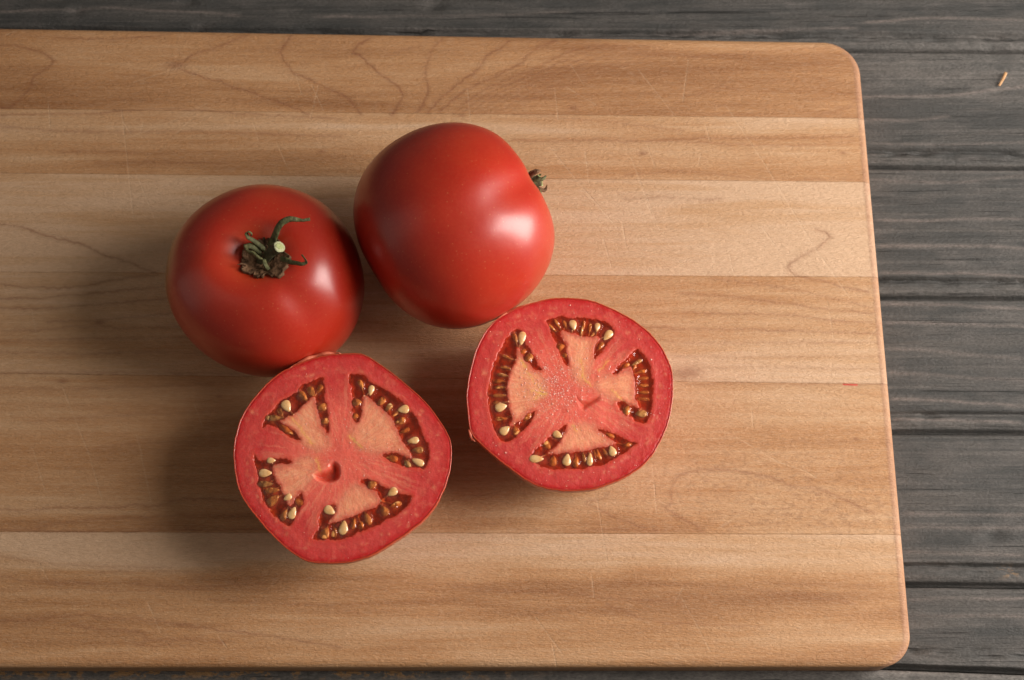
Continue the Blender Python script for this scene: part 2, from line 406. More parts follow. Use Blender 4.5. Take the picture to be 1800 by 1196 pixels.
def cr(pts, ox, oy, s=2.99, w=1.0): growth.append(([(ox+a/s, oy+b/s) for a, b in pts], w))
cr([(0,240),(70,240),(150,255),(215,275),(265,305),(280,328),(255,350),(215,375),(180,400),(165,430),(160,465),(130,495),(90,540),(60,560),(0,570)],0,0)
cr([(290,200),(450,205),(600,208),(700,200),(830,190),(900,183)],0,0,w=.7)
cr([(1290,190),(1200,225),(1120,255),(1050,275),(1000,295),(960,330),(900,345),(960,370),(1050,400),(1110,425),(1165,425),(1190,450),(1300,480),(1400,515),(1500,550),(1560,575),(1620,605)],0,0)
cr([(1530,190),(1500,230),(1470,275),(1500,330),(1540,380),(1620,415),(1700,455),(1794,495),(1834,520),(1874,570),(1894,600)],0,0)
cr([(150,200),(90,240),(60,275),(110,300),(150,340),(200,385),(260,430),(310,470),(325,500),(310,540),(275,590),(265,605)],600,0,w=1.1)
cr([(530,205),(490,240),(465,300),(445,350),(440,400),(455,450),(455,500),(430,550),(400,590)],600,0)
cr([(880,215),(830,260),(770,290),(730,350),(690,390),(640,420),(590,460),(540,500),(490,550),(450,595)],600,0)
cr([(1130,215),(1050,240),(990,280),(950,330),(880,370),(800,410),(720,440),(650,480),(580,530),(520,585)],600,0,w=.9)
for k in range(7):
    o = k*55
    cr([(1400+o*1.3,235+k*6),(1280+o,250+k*8),(1180+o,280+k*9),(1100+o*.9,320+k*9),(1000+o*.9,370+k*7),(900+o*.85,410+k*7),(800+o*.8,450+k*8),(720+o*.7,490+k*9),(650+o*.7,540+k*8),(600+o*.65,598)],600,0,w=.72-.05*k)
cr([(230,300),(330,265),(420,240)],600,0,w=.4)
cr([(900,510),(1000,490),(1100,455),(1190,470)],900,0,w=.4)
cr([(1000,610),(1100,590),(1180,560),(1220,520)],1100,0,w=.5); cr([(320,300),(600,285),(900,255),(1100,250)],1100,0,w=.35)
cr([(0,605),(250,600),(500,597),(650,580),(900,572),(1100,585),(1300,600),(1794,628)],0,0,w=.8)
cr([(0,665),(300,690),(600,695),(1000,690),(1794,720)],0,0,w=.6); cr([(300,800),(700,795)],0,0,w=.5); cr([(500,860),(750,850),(1200,862)],0,0,w=.45)
cr([(900,600),(1400,640),(1794,690)],600,0,w=.45); cr([(900,735),(1100,745),(1300,735),(1500,745),(1794,740)],600,0,w=.6)
cr([(0,745),(250,735),(500,725),(800,730),(1200,718)],1100,0,w=.7); cr([(300,745),(600,760),(900,770),(1200,745)],1100,0,w=.5)
cr([(0,920),(200,900),(420,912),(700,940),(1240,945)],1100,0,w=.45); cr([(0,1045),(200,1035),(420,1050),(500,1045)],1100,0,w=.6)
cr([(-85,-30),(0,-15),(120,0),(200,30),(300,60),(400,80),(480,110),(530,140),(600,160),(680,185),(740,210),(820,238)],0,400,w=.9)
cr([(0,300),(150,315),(300,320),(450,305),(600,280),(700,262),(830,248)],0,400,w=.8); cr([(0,375),(250,370),(450,350),(650,330),(880,310)],0,400,w=.8)
cr([(0,425),(250,425),(500,405),(700,390),(900,372)],0,400,w=.8); cr([(250,495),(500,490),(700,470),(930,450)],0,400,w=.6)
cr([(0,545),(200,540),(400,520),(700,530),(950,520)],0,400,w=.6); cr([(0,600),(400,585),(800,580),(1000,575)],0,400,w=.5)
cr([(0,655),(400,665),(800,655),(1100,660)],0,400,w=.55); cr([(0,765),(500,765),(900,766),(1250,768)],0,400,w=.6)
cr([(0,845),(400,850),(800,835),(1100,828)],0,400,w=.45); cr([(150,1025),(400,1000),(700,985),(1200,965)],0,400,w=.4); cr([(500,1160),(800,1130),(1200,1120)],0,400,w=.4)
cr([(700,10),(750,30),(775,50),(735,90),(690,120),(640,145),(600,170),(565,190),(550,210),(570,230),(590,250),(650,265),(720,280),(800,305),(870,320),(980,340)],1200,400,w=.85)
cr([(150,265),(300,285),(450,305),(600,330),(750,365),(900,400),(1000,420)],1200,400,w=.5); cr([(0,345),(200,360),(400,385),(550,400),(700,425),(850,440),(1000,450)],1200,400,w=.7)
cr([(0,450),(200,452),(400,455),(600,465),(800,490),(1000,503)],1200,400,w=.65); cr([(-600,480),(-300,520),(0,535),(300,535),(600,545),(850,555),(1020,555)],1200,400,w=.7)
cr([(-500,560),(0,605),(400,605),(1030,605)],1200,400,w=.5); cr([(-300,680),(0,675),(400,685),(1030,680)],1200,400,w=.4); cr([(-200,740),(400,735),(1030,745)],1200,400,w=.4)
cr([(0,823),(300,820),(600,824),(1050,826)],1200,400,w=.6)
cr([(1000,415),(960,380),(900,350),(830,310),(800,285),(840,265),(835,220),(850,160),(880,120),(960,95),(1080,85),(1180,92),(1280,115),(1360,130),(1450,165),(1550,180),(1640,200),(1794,270),(1900,320)],900,796,w=.8)
cr([(510,205),(480,235),(400,260),(390,270),(460,300),(520,335),(620,370),(700,400),(760,415)],900,796,w=.6); cr([(0,405),(200,412),(400,405),(600,400),(770,415)],900,796,w=.5)
cr([(500,800),(650,860),(800,895),(1000,905),(1300,912)],900,796,w=.6); cr([(1200,710),(1400,740),(1600,760),(1794,790)],900,796,w=.45); cr([(-300,700),(0,720),(300,740),(600,770),(900,790)],900,796,w=.4)
cr([(0,295),(60,300),(150,310),(250,290),(450,290),(560,290),(650,285),(720,270),(760,280),(830,285),(880,260),(950,245),(1080,240),(1250,255)],0,796,w=.8)
cr([(0,415),(130,410),(250,380),(400,355),(700,340),(1000,330),(1300,330)],0,796,w=.55); cr([(0,408),(300,412),(700,411),(1000,408),(1400,405)],0,796,w=.9)
cr([(0,885),(150,880),(300,865),(450,850),(560,870),(680,870),(800,880),(950,905),(1100,925),(1400,960),(1794,1020)],0,796,w=.75)
cr([(380,905),(520,925),(650,930),(740,945),(770,970),(760,990),(850,985),(950,980),(1050,975)],0,796,w=.7); cr([(720,1010),(820,1022),(900,1000)],0,796,w=.6)
cr([(0,545),(150,565),(300,590),(600,600),(900,600)],0,796,w=.5); cr([(500,625),(800,620),(1000,628),(1300,620)],0,796,w=.5); cr([(700,690),(900,705),(1100,700),(1400,690)],0,796,w=.6)
cr([(0,650),(200,680),(500,690)],0,796,w=.6); cr([(0,720),(300,715),(700,725),(1100,712)],0,796,w=.4); cr([(1100,770),(1400,790),(1700,800),(1900,850)],0,796,w=.4)
scr = [[(85,180),(88,225)],[(214,195),(235,385)],[(238,300),(275,392)],[(975,155),(981,212)],[(1123,124),(1184,200)],[(1277,187),(1345,290),(1408,395),(1440,450)],
 [(1110,278),(1153,400)],[(968,261),(1020,325),(1085,400)],[(1115,291),(1160,405)],[(1028,264),(1035,321)],[(1340,400),(1368,440)],[(1414,407),(1455,468),(1494,524)],
 [(1526,597),(1543,577)],[(1200,773),(1297,770),(1347,800),(1368,813),(1415,828),(1435,840)],[(1147,816),(1154,903)],[(1050,880),(1067,985)],[(1198,1050),(1224,1097),(1248,1144)],
 [(1200,1035),(1187,1060)],[(247,796),(266,883)],[(110,681),(157,800),(180,880)],[(341,710),(356,752)],[(240,765),(250,800)],[(0,440),(22,425)],[(5,500),(15,520)],[(240,410),(247,460)],
 [(235,145),(320,118)],[(205,250),(300,215)],[(300,215),(365,182)],[(310,235),(340,208)],[(445,215),(455,250)],[(520,130),(530,165)],[(1200,180),(1210,105)],[(1232,270),(1228,290)],
 [(700,640),(712,668)],[(1100,590),(1110,660)],[(1280,440),(1290,480)],[(1322,718),(1324,750)],[(260,1060),(282,1112)],[(385,1120),(398,1138)],[(1130,600),(1180,640)],[(1060,420),(1075,470)],
 [(560,150),(545,210)],[(350,330),(352,372)],[(1040,1010),(1044,1050)],[(60,40),(10,62)],[(1455,530),(1466,600)],[(1300,905),(1262,930)]]
for i in range(22):
    a = random.uniform(0, 1500), random.uniform(90, 1140); an = random.gauss(1.25, .35); L = random.uniform(15, 80)
    scr.append([a, (a[0]+L*math.cos(an), a[1]+L*math.sin(an))])
specks = [(1482,269,.0007),(331,45,.0001),(566,267,.0008),(1504,771,.0006),(110,670,.0011),(385,697,.0006),(813,203,.0009),(390,1130,.0008),(310,115,.0025),(1200,657,.0032),(1212,655,.003),(500,760,.0006),(175,567,.0016),(1130,270,.0012),(1008,190,.0012)]
LINESW = [(P([a for a, b in l], [b for a, b in l], T)[:, :2], w) for l, w in growth]
SCRW = [P([a for a, b in l], [b for a, b in l], T)[:, :2] for l in scr]
strip_tone = [.72, .38, .08, .28, .52, .10]
wall_k = [0]
def right_x(y):
    """x where the outline crosses row y, right side and left side"""
    a = OUT; b = np.roll(OUT, -1, 0); xr = np.full(y.shape, -9.); xl = np.full(y.shape, 9.)
    for p, q in zip(a, b):
        lo, hi = min(p[1], q[1]), max(p[1], q[1])
        if hi-lo < 1e-12: continue
        k = (y >= lo) & (y <= hi); x = p[0]+(q[0]-p[0])*(y-p[1])/(q[1]-p[1])
        xr = np.where(k, np.maximum(xr, x), xr); xl = np.where(k, np.minimum(xl, x), xl)
    return xl, xr
for k in range(6):
    la, lb = row_pt(SL[k], SR[k]); ma, mb_ = row_pt(SL[k+1], SR[k+1])
    ym = lambda x, a, b: a[1]+(b[1]-a[1])*(x-a[0])/(b[0]-a[0])
    top_e = (lambda x: ytop(x)) if k == 0 else (lambda x: ym(x, la, lb))
    bot_e = (lambda x: ybot(x)) if k == 5 else (lambda x: ym(x, ma, mb_))
    wid = top_e(0)-bot_e(0)
    fr = np.linspace(0, 1, int(wid/.00042)); 
    if k == 0: fr = np.unique(np.concatenate([fr, (1-np.cos(np.linspace(0, math.pi/2, 60)))*.019/wid]))
    if k == 5: fr = np.unique(np.concatenate([fr, 1-(1-np.cos(np.linspace(0, math.pi/2, 60)))*.015/wid]))
    us = np.unique(np.concatenate([np.linspace(0, 1, 1150), 1-np.linspace(0, 1, 18)**1.3*.012, np.linspace(0, 1, 18)**1.3*.012]))
    # rows follow the joint lines; columns are stretched to end exactly on the rounded outline
    F_ = fr[:, None]*np.ones((1, len(us)))
    xr = np.full(len(fr), .17); xl = np.full(len(fr), XL)
    for it in range(12):
        yr = top_e(xr)*(1-fr)+bot_e(xr)*fr; yl = top_e(xl)*(1-fr)+bot_e(xl)*fr
        _, nr = right_x(np.clip(yr, OUT[:, 1].min()+1e-7, OUT[:, 1].max()-1e-7)); nl, _ = right_x(np.clip(yl, OUT[:, 1].min()+1e-7, OUT[:, 1].max()-1e-7))
        xr = .5*xr+.5*nr; xl = .5*xl+.5*nl
    X = xl[:, None]+(xr-xl)[:, None]*us[None, :]
    Y = top_e(X)*(1-F_)+bot_e(X)*F_
    d = np.full(X.shape, 1.0).ravel(); xf, yf = X.ravel(), Y.ravel()
    near = (xf > .135) | (xf < XL+.02) | (yf > ytop(0)-.012) | (yf < ybot(0)+.012)
    d[near] = seg_dist(xf[near], yf[near], OUT, True)
    d = d.reshape(X.shape)
    q = np.clip(d/RO, 0, 1); Z = T-RO*.85*(1-np.sqrt(np.clip(1-(1-q)**2, 0, 1)))
    # glue joints: a hair-thin recess where strips meet
    e0 = F_*wid; e1 = (1-F_)*wid
    if k > 0: Z -= .00012*(1-sm(0, .0004, e0))
    if k < 5: Z -= .00012*(1-sm(0, .0004, e1))
    Z += (fbm(X*18, Y*60, 0, 91)-.5)*.00025
    ln = np.zeros(len(xf)); sc_ = np.zeros(len(xf))
    jx = xf+(fbm(xf*500, yf*500, 0, 3)-.5)*.0016; jy = yf+(fbm(xf*420, yf*500, 0, 4)-.5)*.0016
    for L, w in LINESW:
        lo = L.min(0)-.003; hi = L.max(0)+.003
        kk = (jx > lo[0]) & (jx < hi[0]) & (jy > lo[1]) & (jy < hi[1])
        if kk.any():
            dd = seg_dist(jx[kk], jy[kk], L)
            ln[kk] = np.maximum(ln[kk], w*(.70*np.exp(-(dd/.00044)**2)+.34*np.exp(-(dd/.0016)**2)))
    ln *= .45+.75*fbm(xf*90, yf*220, 0, 8)
    for L in SCRW:
        lo = L.min(0)-.002; hi = L.max(0)+.002
        kk = (xf > lo[0]) & (xf < hi[0]) & (yf > lo[1]) & (yf < hi[1])
        if kk.any(): sc_[kk] = np.maximum(sc_[kk], .62*np.exp(-(seg_dist(xf[kk], yf[kk], L)/.00024)**2))
    sc_ *= .35+.9*fbm(xf*150, yf*150, 0, 66)
    px_, py_ = PX(np.stack([X, Y, np.full_like(X, T)], -1))
    tone = np.full(X.shape, strip_tone[k])+.0
    B = lambda cx, cy, sx, sy, a: a*np.exp(-((px_-cx)/sx)**2-((py_-cy)/sy)**2)
    if k == 0: tone += B(1330, 130, 320, 45, .16)+B(1250, 185, 300, 22, .10)+B(40, 130, 60, 40, .12)-B(300, 62, 300, 14, .1)
    if k == 1: tone += B(900, 298, 700, 14, .22)+B(250, 285, 160, 12, .22)+B(1400, 290, 200, 18, .16)-B(700, 225, 900, 10, .14)+B(1300, 242, 250, 8, .2)+B(700, 210, 120, 8, .1)
    if k == 2: tone += B(1240, 372, 90, 16, .25)+B(1310, 360, 90, 8, .15)-B(1430, 430, 120, 45, .06)+B(1020, 350, 90, 20, .10)
    if k == 3: tone += B(120, 490, 120, 14, .12)
    if k == 4: tone += B(1450, 900, 200, 35, .14)+B(1050, 920, 200, 12, .25)+B(420, 905, 200, 14, .28)+B(200, 925, 250, 8, .2)+B(250, 880, 120, 22, .1)
    if k == 5: tone += .52*sm(985, 1040, py_+(fbm(px_/250, py_*0, 0, 2)-.5)*70)-B(1350, 965, 400, 24, .08)+B(350, 1020, 260, 16, .26)+B(100, 1020, 120, 18, .14)+B(1400, 1050, 150, 10, .16)
    red = np.exp(-((py_-676.5-(px_-1495)*.04)/1.5)**2)*sm(1480, 1483, px_)*(1-sm(1506, 1509, px_))
    for (qx, qy, r) in specks:
        c = P(qx, qy, T); dd = ((X-c[0])/(r*2))**2+((Y-c[1])/r)**2; ln = np.maximum(ln, (.9*np.exp(-dd)).ravel())
    smudge = .35*np.exp(-((px_-325)/45)**2-((py_-205+(px_-325)*.45)/9)**2)+.2*B(1150, 150, 30, 50, 1)*0
    sc_ = np.maximum(sc_, smudge.ravel()*(fbm(xf*700, yf*700, 0, 12)))
    speck = .9*B(1430, 880, 260, 110, 1) if k == 4 else np.zeros_like(X)
    endg = sm(RO*1.25, RO*.85, xr[:, None]-X)*(X > .1)*(.7+.5*fbm(X*700, Y*700, 0, 44))
    # chalky nick at the top right rim
    ln = np.maximum(ln.reshape(X.shape), .5*B(1455, 84, 32, 7, 1)*fbm(X*600, Y*600, 0, 9)).ravel()
    G = np.stack([X, Y, Z], -1)
    side = lambda s: np.stack([s[..., 0], s[..., 1], np.full(s.shape[:-1], .0004)], -1)
    G = np.concatenate([side(G[:, :1]), G, side(G[:, -1:])], 1)
    G = np.concatenate([side(G[:1]), G, side(G[-1:])], 0)
    pad = lambda a: np.pad(a.reshape(X.shape), 1, mode='edge')
    mesh_obj("wood_strip", G.reshape(-1, 3), grid_faces(*G.shape[:2]), M_BOARD, board,
             attrs={"seed": np.full(G.shape[:2], k*2.31+.7), "tone": pad(tone), "line": pad(ln), "scratch": pad(sc_), "red": pad(red), "speck": pad(speck), "rim": pad(endg)})

# ------------------------------------------------------------------ whole tomatoes
def tomato_body(R, H, lobes, dim_top, dim_r, dim_bot, seed, nt=150, nl=240, squish=(1, 1), pw=.9, pz=1.0, wl=.62):
    t = np.linspace(0, math.pi, nt)[:, None]; l = np.linspace(0, 2*math.pi, nl, endpoint=False)[None, :]
    lob = np.zeros((1, nl))
    for ang, w, a in lobes:                         # creases: angle, width, depth
        da = (l-ang+math.pi) % (2*math.pi)-math.pi; lob = lob-a*np.exp(-(da/w)**2)
    wt = np.exp(-((t-.55-(wl-.62)*.8)/wl)**2)
    wb = .35*np.exp(-((t-2.2)/.8)**2)
    low = .012*np.cos(2*l+seed)+.010*np.cos(3*l+seed*2.1)
    s = np.sin(t)**pw
    rad = R*s*(1+low+lob*(wt+wb))
    z = H*np.sign(np.cos(t))*np.abs(np.cos(t))**pz*(1+.04*np.cos(t))
    z = z-dim_top*np.exp(-(s*R/dim_r)**2)*(t < math.pi/2)*(1+4*lob*.0)
    z = z+lob*H*.9*wt*np.clip(s*1.2, 0, 1)
    z = z+dim_bot*np.exp(-(s*R/.006)**2)*(t > math.pi/2)
    x = rad*np.cos(l)*squish[0]; y = rad*np.sin(l)*squish[1]; z = z+0*l
    V = np.stack([x, y, z], -1); n = (fbm(V[..., 0]*60+9, V[..., 1]*60+9, V[..., 2]*60+9, seed=0) if False else vnoise(V[..., 0]*45+9, V[..., 1]*45+9, V[..., 2]*45+9, int(seed*10)))-.5
    V = V*(1+.012*n[..., None])
    return V.reshape(-1, 3), np.concatenate([grid_faces(nt, nl, True)[:, ::-1]]), t, l
RED = np.array([.435, .020, .008]); SHADE_RED = np.array([.30, .012, .008]); ORNG = np.array([.56, .10, .014]); OLIVE = np.array([.26, .17, .02])

# --- left tomato, stem up
ZA = T+.0335
cA = P(467, 492, ZA)
tomA = thing("tomato", "whole red tomato with its green stem and curled sepals facing up", "tomato", (cA[0], cA[1], T), "whole red tomatoes")
lobA = [(math.radians(-48), .22, .030), (math.radians(178), .17, .022), (math.radians(75), .35, .018), (math.radians(-10), .5, -.028), (math.radians(-110), .4, .012), (math.radians(130), .4, .01)]
V, F, _, _ = tomato_body(.0406, .0332, lobA, .0080, .0120, .002, 1.3, squish=(1.0, .985), pw=.74, pz=.86)
V = V-np.array([0, 0, V[:, 2].min()])
rr = np.hypot(V[:, 0], V[:, 1]); up = V[:, 2] > .03
col = RED[None, :]*np.ones((len(V), 1))
f = (np.exp(-((rr-.010)/.004)**2)*up*.22)[:, None]; col = col*(1-f)+ORNG*f
f = (sm(.4, .75, fbm(V[:, 0]*50+3, V[:, 1]*50+3, V[:, 2]*50, 5))*.4*sm(.0, .03, V[:, 2]))[:, None]; col = col*(1-f)+(RED*1.15+[.03, .012, 0])*f
f = (sm(.031, .039, -V[:, 0]+.15*V[:, 1])*sm(.01, .03, V[:, 2])*.75)[:, None]; col = col*(1-f)+OLIVE*f
f = (np.exp(-((V[:, 0]-.002)/.004)**2-((V[:, 1]-.037)/.008)**2)*.35)[:, None]; col = col*(1-f)+ORNG*f
mesh_obj("skin", V, F, M_SKIN, tomA, cols={"col": col})
def surfA(x, y):                                    # height of the upper skin over (x, y), local
    k = (V_A[:, 2] > .025); d = (V_A[k, 0]-x)**2+(V_A[k, 1]-y)**2; return V_A[k, 2][np.argmin(d)]
V_A = V.copy()
ztop = surfA(.0, .0)
offA = np.array([cA[0], cA[1], T])
stemc = P(466, 452, T+ztop+.001)[:2]-offA[:2]
def zz(px, py, h):                                  # local point at photograph pixel, h above the dimple floor
    z = ztop+h; return P(px, py, T+z)-offA
# corky scar: an uneven brown dish with a ragged raised rim
nr, na = 26, 96
c0 = zz(467, 459, .002)
rr_ = np.linspace(0, 1, nr)[:, None]; aa = np.linspace(0, 2*math.pi, na, endpoint=False)[None, :]
Rrim = .0094*(1+.10*np.cos(2*aa+.8)+.07*np.cos(3*aa+2)+.05*np.cos(7*aa)+(vnoise(aa*9, 0, 0, 3)-.5)*.22)
X = c0[0]+Rrim*rr_*np.cos(aa); Y = c0[1]+Rrim*rr_*np.sin(aa)*.98
hs = np.array([surfA(a, b) for a, b in zip(X.ravel(), Y.ravel())]).reshape(X.shape)
Z = hs+.0010+(fbm(X*600, Y*600, 0, 41)-.5)*.0014*np.sin(rr_*math.pi*.9)+.0006*np.exp(-((rr_-.93)/.06)**2)*(.4+1.2*vnoise(aa*14, 0, 0, 8))-.0018*sm(.95, 1.0, rr_)
mesh_obj("corky_scar", np.stack([X, Y, Z], -1).reshape(-1, 3), grid_faces(nr, na, True), M_CORK, tomA)
# stem stub
def add_tube(name, pts, rads, mat, parent, flat=1., n=12, ridges=0.06, ns=7):
    p = spline(pts, ns); r = np.interp(np.linspace(0, 1, len(p)), np.linspace(0, 1, len(rads)), rads)*(.74 if name == 'sepal' else 1)
    jig = (np.stack([vnoise(np.arange(len(p))*.21, i*3.1, 0, 5) for i in range(3)], -1)-.5)*np.minimum(r, .0009)[:, None]*.6
    Vt, Ft = tube(p+jig, r, n, flat, True, ridges); return mesh_obj(name, Vt, Ft, mat, parent)
z2 = lambda x, y, h: zz(400+x/7.97, 360+y/7.97, h)   # coordinates measured in an enlargement of the stem
stem = add_tube("stem", [z2(505, 790, -.0002), z2(560, 730, .0035), z2(640, 660, .0070), z2(722, 590, .0108)], [.0029, .0020, .00205, .0021], M_GREEN2, tomA, 1.0, 16, .07)
e = z2(722, 590, .0108); a0 = z2(640, 660, .0070); d = (e-a0)/np.linalg.norm(e-a0)
# pale cut end: ring and pith, facing along the stem
def disc(name, c, d, r, mat, parent, h, n=24, sx=1., jag=.1):
    d = d/np.linalg.norm(d); u = np.cross(d, [0, 0, 1.]); u /= np.linalg.norm(u); w = np.cross(d, u); Vd = []
    for rr0, hh in ((1.0, -.3), (1.0, .6), (.8, 1.0), (.4, .9), (.02, .85)):
        for i in range(n):
            a = 2*math.pi*i/n; q = r*rr0*(1+jag*(random.random()-.5) if rr0 > .5 else rr0/rr0)
            Vd.append(c+d*h*hh+u*q*math.cos(a)+w*q*math.sin(a)*sx)
    Ft = [tuple(f) for f in grid_faces(5, n, True)]+[tuple(range(4*n, 5*n))]
    return mesh_obj(name, Vd, Ft, mat, parent)
disc("cut_end", e, d, .0024, M_CUTRIM, tomA, .0004, jag=.14); disc("pith", e+d*.0003, d, .0012, M_CUT, stem, .0003, sx=1.5)
sep = lambda pts, rads, flat=.45, mat=M_GREEN: add_tube("sepal", [z2(*p) for p in pts], rads, mat, tomA, flat, 10, .10)
sep([(560, 640, .0012), (625, 530, .004), (675, 440, .0075), (700, 330, .0105), (770, 240, .0125), (880, 200, .0135), (980, 200, .0135), (1060, 218, .0132), (1150, 207, .013)], [.0022, .0021, .0019, .0018, .0017, .0013, .0008, .0009])
sep([(600, 850, .001), (720, 780, .0035), (820, 785, .006), (930, 805, .0085), (1040, 825, .0102), (1105, 805, .0110), (1085, 750, .0120), (1040, 700, .0125)], [.0024, .0021, .0016, .0012, .0010, .0009, .0007, .0007])
sep([(560, 640, .001), (440, 560, .004), (350, 500, .0065), (285, 450, .0080), (265, 400, .0092), (300, 380, .0100), (345, 405, .0095), (325, 430, .0085)], [.0016, .0014, .0012, .0011, .001, .0010, .0009, .0005])
sep([(480, 660, .0005), (400, 620, .0030), (330, 590, .0045), (250, 590, .0055), (290, 650, .0066), (370, 690, .0070), (440, 735, .0070), (480, 760, .0060)], [.0022, .0020, .0018, .0016, .0018, .0019, .0018, .0011], .5)
sep([(560, 740, .0030), (515, 770, .0050), (540, 850, .0050), (590, 910, .0038), (640, 960, .0026)], [.0008, .0011, .0012, .0010, .0004], .5)
sep([(200, 900, .0050), (260, 860, .0046), (200, 835, .0056), (135, 838, .0064)], [.0004, .0008, .0007, .0002], .4, M_CORK)

# --- right tomato, lying on its side, stem end to the upper right
ZB = T+.0405
cB = P(796, 400, ZB)
azi = math.radians(31)
axc = np.array([math.cos(azi), math.sin(azi), -.10]); axc /= np.linalg.norm(axc)
axw = np.array([axc[0], axc[1]*ct-axc[2]*st, axc[1]*st+axc[2]*ct])     # camera frame to world
q = Vector((0, 0, 1)).rotation_difference(Vector(axw)).to_matrix()
Rm = np.array(q); spin = np.array(Matrix.Rotation(math.radians(0), 3, 'Z'))
facing = Rm.T@(np.array([0, st*-1, ct])*-0+np.array([0, -st, ct])); fa = math.atan2(facing[1], facing[0])
lobB = [(fa+.05, .22, .040), (fa+1.3, .3, .006), (fa+2.3, .28, .02), (fa-1.5, .35, .004), (fa-2.6, .3, .02)]
V, F, _, _ = tomato_body(.0425, .0398, lobB, .0120, .0140, .0012, 2.7, pw=.86, pz=.93, wl=.80)
Vw = V@spin.T@Rm.T; zmin = Vw[:, 2].min(); hB = -zmin
cB = P(796, 400, T+hB)
tomB = thing("tomato", "whole red tomato lying on its side, stem end turned away to the upper right", "tomato", (cB[0], cB[1], T), "whole red tomatoes")
col = RED[None, :]*np.ones((len(V), 1))
f = (sm(.35, .8, fbm(V[:, 0]*45+3, V[:, 1]*45+7, V[:, 2]*45, 15))*.45)[:, None]; col = col*(1-f)+(RED*1.15+[.03, .012, .0])*f
f = (sm(-.012, .030, -Vw[:, 0])*.55)[:, None]; col = col*(1-f)+SHADE_RED*f  # deeper red away from the window: shading put into the skin colour
Vw2 = Vw+np.array([0, 0, hB])
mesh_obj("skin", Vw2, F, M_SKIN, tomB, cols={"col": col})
# calyx of this tomato, in its own frame with z along the stem
def tl(p): return (np.asarray(p, float)@Rm.T)+np.array([0, 0, hB])
V_B = V; zt = V_B[(np.hypot(V_B[:, 0], V_B[:, 1]) < .002) & (V_B[:, 2] > 0)][:, 2].mean()
def tubeB(name, pts, rads, mat, parent, flat=.5, n=10):
    return add_tube(name, tl(pts), rads, mat, parent, flat, n, .1)
sB = tubeB("stem", [(0, 0, zt-.001), (.0004, 0, zt+.004), (.0008, -.0004, zt+.0085), (.0012, -.0008, zt+.0122)], [.0034, .0021, .0019, .0022], M_GREEN2, tomB, 1., 14)
dd = tl((.0012, -.0008, zt+.0122))-tl((.0008, -.0004, zt+.0085))
disc("cut_end", tl((.0012, -.0008, zt+.0122)), dd, .0022, M_CUT, tomB, .0006, jag=.7)
for a, ln_, hh in [(20, .0070, .0110), (95, .008, .0085), (150, .0090, .0085), (215, .0080, .0125), (285, .0075, .0090), (330, .006, .0130), (60, .0035, .0135), (190, .0045, .0125), (250, .0045, .0138)]:
    a = math.radians(a); c_, s_ = math.cos(a), math.sin(a)
    tubeB("sepal", [(c_*.002, s_*.002, zt+.001), (c_*ln_*.5, s_*ln_*.5, zt+hh*.5), (c_*ln_*.85, s_*ln_*.85, zt+hh*.8), (c_*ln_, s_*ln_, zt+hh*.95), (c_*ln_*.8, s_*ln_*.8, zt+hh*1.08)],
          [.0017, .0016, .0013, .0010, .0004], M_GREEN if math.sin(a*3) > 0 else M_CORK, tomB)
rr_ = np.linspace(0, 1, 10)[:, None]; aa = np.linspace(0, 2*math.pi, 48, endpoint=False)[None, :]
X = .0075*rr_*np.cos(aa)*(1+.1*np.cos(3*aa)); Y = .0075*rr_*np.sin(aa)*(1+.1*np.cos(3*aa))
kB = V_B[:, 2] > .02
hs = np.array([V_B[kB][np.argmin((V_B[kB, 0]-a)**2+(V_B[kB, 1]-b)**2), 2] for a, b in zip(X.ravel(), Y.ravel())]).reshape(X.shape)
mesh_obj("corky_scar", tl(np.stack([X, Y, hs+.0004-.001*(rr_ > .95)], -1).reshape(-1, 3)), grid_faces(10, 48, True), M_CORK, tomB)

